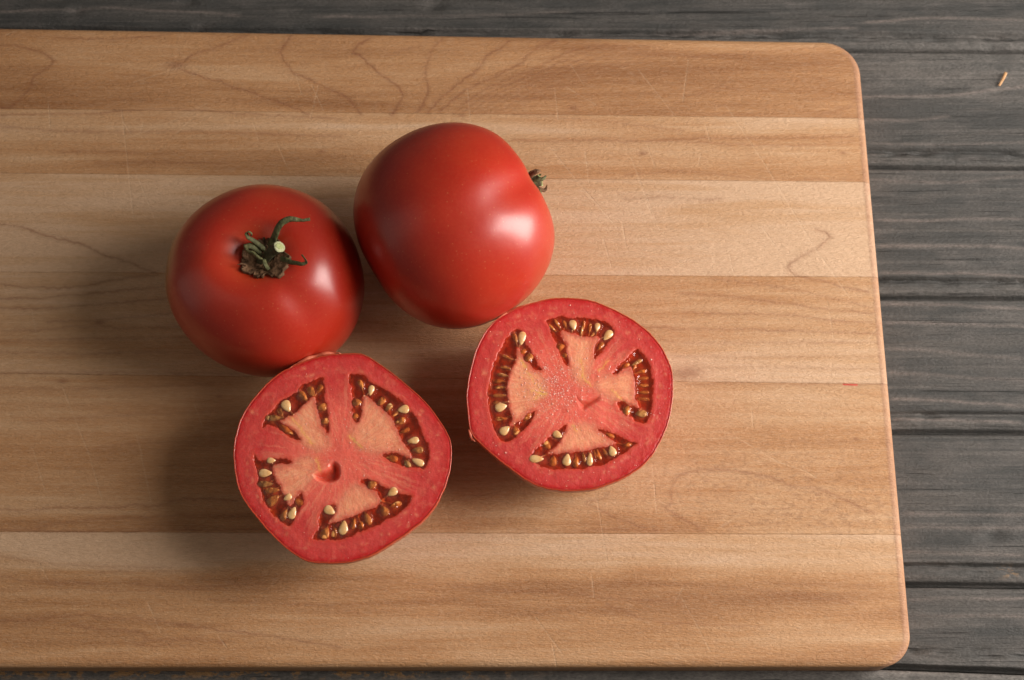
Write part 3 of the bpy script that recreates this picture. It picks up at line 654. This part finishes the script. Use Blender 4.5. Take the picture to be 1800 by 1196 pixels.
# ------------------------------------------------------------------ cut tomatoes
def half(px0, py0, s, zc, outline, gels, placs, hollow, hollow_d, seeds, label, strands, seed, wetc, blot_amp, flaps=()):
    smooth_open = lambda p: spline(p, 5)
    """zc: height of the cut above the board. All polygons are in an enlargement of the photograph: px0 + x/s."""
    toW = lambda pts: P([px0+a/s for a, b in pts], [py0+b/s for a, b in pts], T+zc)[:, :2]
    out = smooth_closed(toW(outline), 5); cen = (out.max(0)+out.min(0))/2
    root = thing("tomato_half", label, "tomato half", (cen[0], cen[1], T), "halves of the cut tomato")
    out = out-cen; G = [smooth_closed(toW(g)-cen, 3) for g in gels]; PL = [toW(p)-cen for p in placs]; HO = smooth_closed(toW(hollow)-cen, 4)
    # radius of the outline by angle
    ang = np.arctan2(out[:, 1], out[:, 0]); rad = np.hypot(out[:, 0], out[:, 1]); o_ = np.argsort(ang); ang, rad = ang[o_], rad[o_]
    nA, nR = 860, 190
    th = np.linspace(-math.pi, math.pi, nA, endpoint=False)
    Rt = np.interp(th, np.r_[ang[-1]-2*math.pi, ang, ang[0]+2*math.pi], np.r_[rad[-1], rad, rad[0]])
    ker = np.exp(-(np.arange(-12, 13)/8.)**2); ker /= ker.sum()
    Rt = np.convolve(np.r_[Rt[-12:], Rt, Rt[:12]], ker, 'valid')
    Rt = Rt*(1+.004*(vnoise(th*14, seed, 0, 2)-.5)+.0035*(vnoise(th*40, seed, 0, 3)-.5))
    SK = .00055
    # profile below the cut
    def body(Rb, off, n=34):
        u = np.linspace(0, 1, n)[:, None]; a = u*math.pi/2
        f = np.cos(a)**.62*(1+.0*u); zz_ = zc-(zc-off)*np.sin(a)**1.25
        f = f*(1+.012*np.sin(a*2))
        return np.stack([Rb[None, :]*f*np.cos(th), Rb[None, :]*f*np.sin(th), zz_+0*th[None, :]], -1)
    B0 = body(Rt, 0.0)
    # skin: outer shell, a lip turned over the cut, and a short inner wall
    lip = [np.stack([(Rt-a)*np.cos(th), (Rt-a)*np.sin(th), np.full(nA, zc+b)], -1) for a, b in ((SK*1.3, -.0012), (SK*1.0, -.0002), (SK*.75, -.00002), (SK*.3, .00002))]
    Sk = np.concatenate([np.array(lip), B0], 0)
    cs = np.ones((Sk.shape[0]*nA, 1))*np.array([.46, .028, .012]); 
    zf = Sk[..., 2].ravel(); f = sm(zc-.010, zc, zf)[:, None]*.35; cs = cs*(1-f)+np.array([.58, .10, .03])*f
    mesh_obj("skin", Sk.reshape(-1, 3), grid_faces(Sk.shape[0], nA, True)[:, ::-1], M_SKIN, root, cols={"col": cs})
    # cut face grid
    u = np.linspace(0, 1, nR)[:, None]; Rf = (Rt-SK)[None, :]
    X = u*Rf*np.cos(th); Y = u*Rf*np.sin(th)
    jx = X+(fbm(X*420, Y*420, 0, 21)-.5)*.0013+(fbm(X*1300, Y*1300, 0, 23)-.5)*.0008; jy = Y+(fbm(X*420, Y*420, 0, 22)-.5)*.0013+(fbm(X*1300, Y*1300, 0, 24)-.5)*.0008
    xf, yf = jx.ravel(), jy.ravel()
    gd = [sdf(xf, yf, g) for g in G]; hd = sdf(X.ravel(), Y.ravel(), HO)
    allg = np.max(np.array(gd), 0); D = .0010
    Z = -D*sm(-.0001, .0018, allg)
    Z -= hollow_d*sm(-.0006, .0026, hd)
    edge = ((1-u)*Rf).ravel()
    base_noise = (fbm(X*260, Y*260, 0, seed)-.5).ravel()*.00028+(fbm(X*900, Y*900, 0, seed+1)-.5).ravel()*.00012
    Z += base_noise
    Z -= .0001*(1-sm(0, .0008, edge))
    # plumped flesh near the chamber edges
    Z += .00006*np.exp(-((allg+.0008)/.0007)**2)
    # colours
    wall = np.array([.62, .052, .048]); rim = np.array([.55, .012, .014]); core = np.array([.86, .165, .115]); pla = np.array([.93, .375, .205]); cav = np.array([.66, .060, .018]); pink = np.array([.68, .095, .075])
    rf = np.hypot(X, Y).ravel()/Rf.repeat(nR, 0).ravel()
    c = wall*np.ones((len(xf), 1))
    mixc = lambda c, f, t: c*(1-f[:, None])+np.asarray(t)*f[:, None]
    c = mixc(c, sm(.78, .35, rf), core)
    # lighter ring inside the wall with paler vascular blotches
    ringd = edge-.0062-(fbm(X*60, Y*60, 0, 33).ravel()-.5)*.003
    c = mixc(c, .45*np.exp(-(ringd/.0016)**2), pink)
    c = mixc(c, 1-sm(.0002, .0024, edge), rim)
    tt = np.arctan2(yf, xf)
    for k in range(60):
        a = random.uniform(-math.pi, math.pi); dr = random.gauss(.0052, .0011); i = int((a+math.pi)/(2*math.pi)*nA) % nA; r = Rt[i]-dr
        bx, by = r*math.cos(a), r*math.sin(a); wr = random.uniform(.00035, .0008); wt_ = random.uniform(.0004, .0010)
        k_ = (abs(xf-bx) < .003) & (abs(yf-by) < .003)
        lx = (xf[k_]-bx)*math.cos(a)+(yf[k_]-by)*math.sin(a); ly = -(xf[k_]-bx)*math.sin(a)+(yf[k_]-by)*math.cos(a)
        w = random.uniform(.25, .62)*np.exp(-(lx/wr)**2-(ly/wt_)**2)
        if random.random() < .8: c[k_] = mixc(c[k_], w*blot_amp, (.85, .36, .19))
    # placentas
    pd = [sdf(xf, yf, p) for p in PL]
    pm = [sm(-.0034, .0042, d)*(allg < .0012) for d in pd]
    for k_, d in enumerate(pm):
        nz = fbm(X*330, Y*330, 0, 40+k_).ravel(); c = mixc(c, np.clip(d*(.86+.2*nz), 0, 1), pla*(1+.18*(nz[:, None]-.5)))
    # radiating fibres: paler streaks running out of the core
    fib = fbm(tt*26+8, rf*3, 0, 70).ravel(); c = mixc(c, .22*sm(.52, .72, fib)*sm(.03, .2, rf)*sm(.85, .6, rf), (.92, .50, .28)); fib2 = fbm(tt*70+3, rf*9, 0, 75).ravel(); pmx = np.max(np.array(pm), 0); c = mixc(c, .42*pmx*sm(.52, .70, fib2), (.80, .24, .14)); c = mixc(c, .35*pmx*sm(.50, .30, fib2), (.96, .56, .34))
    spot = fbm(xf*520, yf*520, 0, 88); c = mixc(c, .14*sm(.62, .75, spot), (.80, .30, .18))
    for L in strands:                               # yellow vascular threads
        Lw = toW(L)-cen; dd_ = seg_dist(xf+(fbm(xf*900, yf*900, 0, 5)-.5)*.0012, yf+(fbm(xf*900, yf*900, 0, 6)-.5)*.0012, Lw)
        c = mixc(c, .60*np.exp(-(dd_/.00035)**2)+.14*np.exp(-(dd_/.0013)**2), (.92, .50, .14))
    sp = [toW([(a[0], a[1])])[0]-cen for a in seeds]
    glow2 = np.max(np.array([np.exp(-(((xf-q_[0])**2+(yf-q_[1])**2)/.0016**2)) for q_, a in zip(sp, seeds) if a[4] == 2]), 0)
    glow = np.max(np.array([np.exp(-(((xf-q_[0])**2+(yf-q_[1])**2)/.0021**2)) for q_ in sp]), 0)
    c = mixc(c, .55*sm(-.0016, .0002, allg), (.70, .085, .045)); c = mixc(c, sm(-.0006, .0016, allg), cav); c = mixc(c, sm(.0002, .0014, allg)*glow*.75, (.74, .20, .03))
    c = mixc(c, sm(-.0004, .0014, hd)*.8, (.62, .06, .025))
    olive = sm(.50, .66, fbm(xf*110+4, yf*110, 0, seed+9))*sm(.010, .0065, edge)*sm(.01, -.01, xf)
    c = mixc(c, sm(.0006, .002, allg)*olive*.7, (.46, .22, .02))
    wet = np.exp(-((xf-wetc[0])**2+(yf-wetc[1])**2)/wetc[2]**2)
    V = np.stack([X.ravel(), Y.ravel(), Z+zc], -1)
    F = grid_faces(nR, nA, True)
    # smooth normals over the whole cut so that the parts join without a seam
    gN = V.reshape(nR, nA, 3); du = np.gradient(gN, axis=0); dv = (np.roll(gN, -1, 1)-np.roll(gN, 1, 1)); N = np.cross(du, dv); N[0] = (0, 0, 1)
    N = (N/(np.linalg.norm(N, axis=2, keepdims=True)+1e-15)).reshape(-1, 3); N = np.where(N[:, 2:] < 0, -N, N)
    fc = F
    own = np.full(len(F), -1)
    pdf = np.array([d[fc].mean(1) for d in pd]); best = pdf.argmax(0); isp = (pdf.max(0) > 0) & (allg[fc].mean(1) < .0006)
    own[isp] = best[isp]
    parts = []
    for k_ in range(-1, len(PL)):
        ff = F[own == k_]; idx, inv = np.unique(ff, return_inverse=True); inv = inv.reshape(ff.shape)
        parts.append(mesh_obj("flesh" if k_ < 0 else "placenta", V[idx], inv, M_FLESH, root, cols={"col": c[idx]}, attrs={"wet": wet[idx]}, normals=N[idx]))
    # seeds, gel
    sd = [(toW([(a[0], a[1])])[0]-cen, a) for a in seeds]
    info = []; a_kg = []; sac1 = np.zeros(len(xf)); sac2 = np.zeros(len(xf))
    for (sx_, sy2), a in sd:
        near_ = np.argmin((xf-sx_)**2+(yf-sy2)**2); kg = int(np.argmax([h[near_] for h in gd])); pc = PL[kg]; bestp = None; bd = 9
        br = a[4]
        for i in range(len(pc)):
            p, q_ = pc[i], pc[(i+1) % len(pc)]; ab = q_-p; t_ = np.clip(((sx_-p[0])*ab[0]+(sy2-p[1])*ab[1])/(ab@ab), 0, 1); pp = p+ab*t_; d2 = np.hypot(*(pp-(sx_, sy2)))
            if d2 < bd: bd = d2; bestp = pp
        dirv = bestp-np.array([sx_, sy2]); an = math.atan2(dirv[1], dirv[0]) if len(a) < 6 else math.radians(a[5])
        if len(a) > 5 and math.cos(an)*dirv[0]+math.sin(an)*dirv[1] < 0: an += math.pi
        mpp = .235e-3/s; L_ = max(a[2], a[3])*mpp/2*1.10; W_ = min(a[2], a[3])*mpp/2*1.0; W_ = min(W_, L_*.72)
        thk = min(W_*.6, .0006); zs = {2: -.00005, 1: -.0004, 0: -.0006}[br]
        info.append(((sx_, sy2, an, L_, W_, thk, zs, bestp, bd), a+(kg,) if False else a, )); a_kg.append(kg)
    for k_, g in enumerate(gd):
        bz = -.00030*sm(-.0002, .0022, g)-.00018*(1-sm(-.0002, .0006, g))
        for (sx_, sy2, an, L_, W_, thk, zs, bestp, bd), a in info:
            kk = (abs(xf-sx_) < .006) & (abs(yf-sy2) < .006)
            du_ = (xf[kk]-sx_)*math.cos(an)+(yf[kk]-sy2)*math.sin(an); dv_ = -(xf[kk]-sx_)*math.sin(an)+(yf[kk]-sy2)*math.cos(an)
            rho = (du_/L_)**2+(dv_/(W_*1.1))**2
            if a[4] == 2: sac2[kk] = np.maximum(sac2[kk], np.exp(-(rho*.42)**2))
            else: sac1[kk] = np.maximum(sac1[kk], (.9 if a[4] else .45)*np.exp(-(rho*.42)**2))
            bz[kk] = np.maximum(bz[kk], zs+(thk+(-.0006 if a[4] == 2 else .00016))*np.exp(-rho*.55)-.0004*sm(1.2, 5, rho))
        bz += (fbm(xf*330, yf*330, 0, 61)-.5)*.0006*sm(0, .001, g)
        keep = (g[F] > -.0004).all(1); ff = F[keep]
        idx, inv = np.unique(ff, return_inverse=True); inv = inv.reshape(ff.shape)
        Vg = np.stack([X.ravel(), Y.ravel(), bz+zc], -1)[idx]
        ol = (olive*.9)[idx]
        cg = mixc(np.array([.98, .52, .30])*np.ones((len(idx), 1)), ol*.8, (.88, .60, .18)); cg = mixc(cg, glow[idx]*.7, (.99, .72, .42)); cg = mixc(cg, sac1[idx], (1., .93, .76)); cg = mixc(cg, sac2[idx], (1., .98, .93))
        go = mesh_obj("seed_gel", Vg, inv, M_GEL, root, cols={"col": cg})
        for ((sx_, sy2, an, L_, W_, thk, zs, bestp, bd), a), kg in zip(info, a_kg):
            if kg != k_: continue
            br = a[4]
            nu, nv = 12, 14; uu = np.linspace(0, math.pi, nu)[:, None]; vv = np.linspace(0, 2*math.pi, nv, endpoint=False)[None, :]
            taper = 1-.42*np.cos(uu)                         # the end towards the placenta is pointed
            sxx = L_*np.cos(uu)+0*vv; syy = W_*np.sin(uu)*taper*np.cos(vv); szz = thk*np.sin(uu)*np.sin(vv)
            tilt = random.uniform(-.1, .1)
            x2 = sxx*math.cos(an)-syy*math.sin(an)+sx_; y2 = sxx*math.sin(an)+syy*math.cos(an)+sy2; z2_ = szz+sxx*tilt*.4+zc+zs
            so = mesh_obj("seed", np.stack([x2, y2, z2_], -1).reshape(-1, 3), grid_faces(nu, nv, True), M_SEED if br == 2 or (br == 1 and random.random() < .25) else M_SEED2, go)
            # pale stalk joining the seed to the placenta
            if bd > .0004 and bd < .006:
                dirv = bestp-np.array([sx_, sy2]); dn = dirv/np.linalg.norm(dirv)
                p0 = np.array([sx_, sy2])+dn*L_*.6; p1 = bestp+dn*.0006
                pts = [(p0[0], p0[1], zc+zs), ((p0[0]+p1[0])/2+random.uniform(-2, 2)*1e-4, (p0[1]+p1[1])/2, zc-.0006+zs*.3), (p1[0], p1[1], zc-.0005)]
                Vt, Ft = tube(spline(pts, 4), np.linspace(.00022, .00060, 9), 6); mesh_obj("seed_stalk", Vt, Ft, M_STALK, go)
    # loose slivers of skin torn by the knife at the rim
    for fl, wd in flaps:
        Lf = smooth_open(toW(fl)-cen); pth = np.array([(p[0], p[1], zc-.0003+.0004*math.sin(i*.9)) for i, p in enumerate(Lf)])
        rd = wd*np.sin(np.linspace(.15, math.pi-.1, len(pth)))*(.7+.6*vnoise(np.arange(len(pth))*.8, seed, 0, 4))
        Vt, Ft = tube(pth, rd, 7, .45); mesh_obj("skin_sliver", Vt, Ft, M_SLIVER, root)
    # beads of juice on the cut
    Vd, Fd = [], []; nb = 0
    for i in range(int(900*wetc[3])):
        if random.random() < .7: bx = random.gauss(wetc[0], wetc[2]*.55); by = random.gauss(wetc[1], wetc[2]*.55)
        else:
            a = random.uniform(-math.pi, math.pi); r_ = random.uniform(.05, .97)*Rt[int((a+math.pi)/(2*math.pi)*nA) % nA]; bx, by = r_*math.cos(a), r_*math.sin(a)
        a = math.atan2(by, bx); rm = Rt[int((a+math.pi)/(2*math.pi)*nA) % nA]; r0 = math.hypot(bx, by)
        if r0 > rm-.001: continue
        ii = int(r0/(rm-SK)*(nR-1)); jj = int((a+math.pi)/(2*math.pi)*nA) % nA; m_ = ii*nA+jj
        if allg[m_] > -.0003 or hd[m_] > -.0003: continue
        r = random.uniform(.00012, .00024) if random.random() < .85 else random.uniform(.00024, .00042)
        z0 = V[m_, 2]
        for (rr0, hh) in ((1, -.1), (.85, .25), (.4, .46)):
            for q_ in range(7): Vd.append((bx+r*rr0*math.cos(q_*.8976), by+r*rr0*math.sin(q_*.8976), z0+r*hh))
        Vd.append((bx, by, z0+r*.52))
        for rr0 in (0, 1):
            for q_ in range(7): Fd.append((nb+rr0*7+q_, nb+rr0*7+(q_+1) % 7, nb+(rr0+1)*7+(q_+1) % 7, nb+(rr0+1)*7+q_))
        for q_ in range(7): Fd.append((nb+14+q_, nb+14+(q_+1) % 7, nb+21))
        nb += 22
    if Vd: jo = mesh_obj("juice_beads", Vd, Fd, M_DROP, root); jo['kind'] = 'stuff'
    return root

outL = [(605,37),(680,35),(740,42),(800,80),(880,135),(960,200),(1040,270),(1110,350),(1165,430),(1195,485),(1207,545),(1206,610),(1195,680),(1165,770),(1125,850),(1060,930),(960,1010),(860,1075),(760,1130),(650,1160),(540,1166),(450,1160),(390,1138),(310,1080),(230,1005),(150,910),(90,830),(60,770),(42,690),(32,600),(36,520),(55,430),(90,350),(150,265),(220,190),(290,135),(370,95),(450,65),(530,45)]
gelL = [
 [(182,432),(200,385),(240,335),(275,290),(330,260),(370,240),(390,215),(430,190),(480,168),(518,165),(522,215),(530,280),(540,340),(550,400),(550,450),(540,472),(515,440),(495,390),(480,330),(475,285),(465,270),(445,290),(420,312),(380,345),(345,372),(310,388),(285,402),(300,412),(330,430),(365,460),(390,495),(385,507),(350,495),(310,470),(270,440),(250,425),(220,425),(195,438)],
 [(655,145),(700,140),(740,150),(770,175),(800,200),(850,225),(900,260),(950,300),(990,345),(1020,375),(1040,420),(1060,480),(1085,540),(1095,590),(1085,620),(1070,645),(1050,662),(1010,655),(960,650),(910,635),(860,610),(830,590),(835,575),(870,568),(920,572),(965,590),(985,600),(972,560),(945,520),(930,490),(915,450),(890,400),(850,350),(800,310),(760,278),(735,258),(728,290),(728,340),(720,380),(705,407),(685,405),(675,380),(668,340),(672,290),(665,240),(655,200),(648,170)],
 [(140,575),(165,600),(200,608),(250,600),(310,598),(350,608),(345,628),(320,638),(270,635),(250,642),(245,672),(260,710),(288,750),(300,790),(318,825),(335,857),(347,850),(360,820),(380,795),(400,785),(413,800),(410,840),(390,880),(365,920),(345,960),(330,972),(305,955),(270,930),(235,895),(200,850),(180,800),(165,740),(155,680),(140,630),(135,600)],
 [(716,722),(720,708),(750,705),(790,722),(840,750),(890,770),(940,788),(1000,798),(990,830),(960,870),(930,895),(900,915),(860,935),(820,960),(760,985),(700,1005),(640,1030),(590,1048),(530,1045),(480,1045),(450,1038),(475,1000),(490,960),(495,910),(515,875),(545,850),(580,850),(585,870),(570,910),(545,940),(555,950),(600,935),(660,915),(720,890),(780,865),(825,830),(800,785),(760,760),(725,742)]]
plL = [[(465,272),(480,330),(495,390),(520,450),(545,500),(540,540),(480,560),(420,530),(390,500),(360,450),(320,420),(290,400),(345,370),(420,310)],
 [(735,260),(800,310),(850,350),(890,400),(930,490),(975,560),(985,595),(920,570),(870,562),(820,570),(760,560),(700,530),(670,480),(690,420),(715,390),(728,340)],
 [(250,645),(300,645),(350,635),(400,600),(440,590),(470,620),(460,690),(430,740),(410,780),(380,790),(350,830),(335,850),(300,790),(260,710)],
 [(830,830),(780,865),(720,890),(600,935),(550,945),(585,890),(600,830),(640,780),(690,745),(730,745),(800,790)]]
seedL = [(450,240,55,38,1),(495,225,50,30,0),(408,265,60,34,1),(318,320,62,48,2,-60),(285,352,50,30,0),(250,382,88,32,1,0),(508,325,50,40,1),(525,400,42,42,1),(318,446,90,30,0,-35),
 (718,200,48,26,1,-60),(773,235,52,32,2,80),(697,297,48,40,1),(828,295,50,34,1,50),(868,325,46,30,1,50),(905,360,40,20,0),(947,337,56,46,2,10),(932,400,54,36,1),(955,450,50,26,0),(1000,505,56,36,2,10),(1025,555,54,34,1,0),(1025,620,64,36,2,-25),(968,630,44,32,1,-60),(690,372,40,36,0),(885,600,60,34,0,-10),
 (235,612,42,30,2,0),(203,680,62,42,2,0),(205,738,72,32,1,0),(240,772,68,32,1,5),(245,825,68,46,1,40),(323,812,42,40,2),(350,895,60,40,2,70),(305,905,56,32,1,70),(385,835,50,36,0),
 (550,882,56,52,2),(525,1003,58,52,1,70),(625,975,68,46,2,85),(678,950,54,26,0,80),(755,925,64,32,1,-65),(845,882,52,44,1),(775,745,52,50,1),(888,783,52,50,2),(905,850,62,28,0,20),(720,960,44,26,0,80),(575,1000,50,30,0,80)]
hollowL = [(462,690),(490,672),(520,665),(545,650),(552,630),(575,620),(598,638),(606,670),(600,705),(575,725),(535,732),(490,720)]
half(400, 610, 3.066, .0385, outL, gelL, plL, hollowL, .0035, seedL,
     "lower cut tomato half with an open hollow at its core and dull cut face", [[(330,370),(400,450),(455,520)],[(480,600),(500,660)],[(660,480),(720,540)]], 3, (.004, .002, .020, .12), .8, [([(325,122),(370,92),(440,58),(510,38),(580,30),(612,36)], .0007)])

outR = [(590,45),(680,50),(760,65),(830,92),(910,130),(1000,185),(1070,240),(1130,310),(1175,390),(1200,460),(1207,560),(1200,660),(1180,750),(1150,830),(1100,920),(1030,1000),(940,1060),(850,1100),(740,1133),(650,1142),(560,1140),(460,1122),(370,1080),(280,1015),(190,945),(110,870),(65,830),(48,780),(40,700),(32,620),(40,520),(62,420),(90,330),(130,250),(180,185),(240,140),(320,100),(420,70),(500,50)]
gelR = [
 [(320,215),(355,240),(365,290),(390,330),(420,380),(450,430),(462,465),(430,460),(390,430),(360,390),(335,345),(320,335),(318,380),(310,420),(285,460),(270,520),(262,580),(268,640),(280,680),(295,720),(290,745),(275,770),(300,765),(340,735),(380,700),(415,685),(427,690),(415,730),(390,770),(350,810),(310,840),(270,865),(215,855),(200,820),(180,780),(165,720),(150,640),(155,560),(165,480),(185,420),(215,350),(245,280),(285,240)],
 [(480,170),(530,155),(570,145),(620,155),(680,150),(740,155),(790,165),(840,185),(870,215),(880,240),(860,280),(820,330),(780,375),(755,395),(750,380),(755,340),(765,300),(790,278),(775,268),(740,272),(690,262),(650,250),(610,245),(575,235),(570,250),(580,280),(600,320),(608,370),(615,415),(612,435),(590,420),(565,380),(545,320),(520,260),(500,215)],
 [(990,335),(1020,340),(1050,375),(1075,420),(1090,480),(1095,540),(1092,600),(1090,660),(1080,720),(1060,758),(1030,762),(990,745),(950,715),(910,690),(888,655),(892,638),(920,632),(960,650),(1000,668),(1005,660),(990,620),(985,560),(985,500),(970,450),(950,440),(915,465),(880,480),(855,475),(875,445),(910,415),(945,385),(970,350)],
 [(775,788),(810,790),(860,805),(920,835),(1005,870),(970,900),(930,930),(880,965),(820,995),(760,1000),(700,1015),(640,1022),(570,1025),(500,1020),(440,995),(400,965),(395,945),(430,900),(470,860),(500,830),(530,810),(560,780),(600,765),(598,790),(580,830),(560,870),(520,910),(500,930),(530,925),(600,920),(680,915),(740,905),(800,890),(850,880),(880,870),(850,850),(810,815)]]
plR = [[(325,345),(360,395),(400,440),(455,475),(490,540),(480,600),(430,650),(380,695),(340,735),(300,760),(290,720),(268,640),(262,580),(285,460)],
 [(575,240),(650,255),(740,275),(780,280),(762,320),(752,380),(740,420),(720,500),(690,540),(650,500),(625,440),(612,380),(600,320)],
 [(970,455),(985,500),(990,620),(1000,662),(920,628),(860,620),(790,580),(760,530),(800,490),(860,480),(920,468)],
 [(640,770),(700,760),(750,770),(800,810),(870,868),(800,890),(680,912),(600,918),(530,922),(500,928),(560,875),(595,810)]]
seedR = [(347,275,74,42,2,80),(310,272,54,26,1,-70),(385,385,54,40,1),(352,350,40,30,0),(265,382,58,18,1,-25),(255,440,56,18,1,-10),(240,482,60,18,1,-10),(215,515,60,22,0,0),(225,552,60,18,1,0),(222,598,72,20,1,0),(228,665,62,50,2),(230,730,64,24,0,0),(250,797,58,54,2),(380,718,54,34,0,45),(315,800,50,40,0),(205,640,40,20,0),
 (520,215,58,16,1,-45),(548,190,54,16,1,-60),(592,195,50,20,0,-75),(638,200,58,42,2,-80),(700,195,46,18,0,85),(688,228,50,14,1,80),(775,212,48,32,2,80),(752,252,44,14,1,50),(835,258,66,42,2,50),(565,322,52,46,0),(595,370,44,26,0),(795,318,50,30,0,50),(735,215,50,20,0,80),
 (1000,412,64,20,1,30),(1030,462,60,20,0,12),(1035,500,64,18,0,5),(1035,540,64,18,0,0),(1038,580,64,18,0,0),(1040,618,64,20,0,-5),(943,685,54,48,1),(1025,702,60,40,1,0),(940,430,46,26,0,35),(985,440,40,20,0),
 (550,823,50,50,2),(430,960,72,42,2,0),(490,880,52,48,0),(525,970,52,44,0,80),(603,965,62,46,2,80),(655,975,56,34,0,80),(700,950,50,18,1,-75),(733,962,66,34,2,85),(785,935,60,20,0,-70),(765,930,50,16,0,-75),(860,915,54,48,2),(950,878,44,24,0,10),(820,920,46,22,0,-60),(850,825,50,24,0,-25)]
hollowR = [(655,600),(680,625),(720,620),(760,605),(790,600),(785,630),(750,655),(720,675),(695,685),(675,660)]
half(810, 510, 3.2333, .0370, outR, gelR, plR, hollowR, .0010, seedR,
     "glistening cut tomato half on the right with wet sparkling core", [[(685,400),(695,450),(690,490)],[(690,490),(735,540)],[(340,400),(400,500),(450,560),(480,590)],[(400,570),(470,590)],[(420,620),(460,590)],[(790,460),(835,405)],[(860,570),(900,610),(990,690)],[(640,770),(660,800)]], 17, (-.006, .003, .014, 1.0), .7, [([(44,790),(62,842),(82,862)], .0006), ([(200,168),(300,108),(400,74)], .0005)])

# ------------------------------------------------------------------ small debris on the table and board
c = P(1762, 139, .0012); a = P(1756, 151, .0010); b = P(1768, 128, .0016)
Vt, Ft = tube(spline([a, (a+b)/2+[.0002, 0, .0004], b], 5), np.linspace(.0006, .0008, 11), 6, .6)
o = mesh_obj("wood_splinter", Vt-c, Ft, M_CHIP, None, False); o.location = c
o['label'] = "small tan wood splinter lying on the grey plank beyond the board corner"; o['category'] = "splinter"
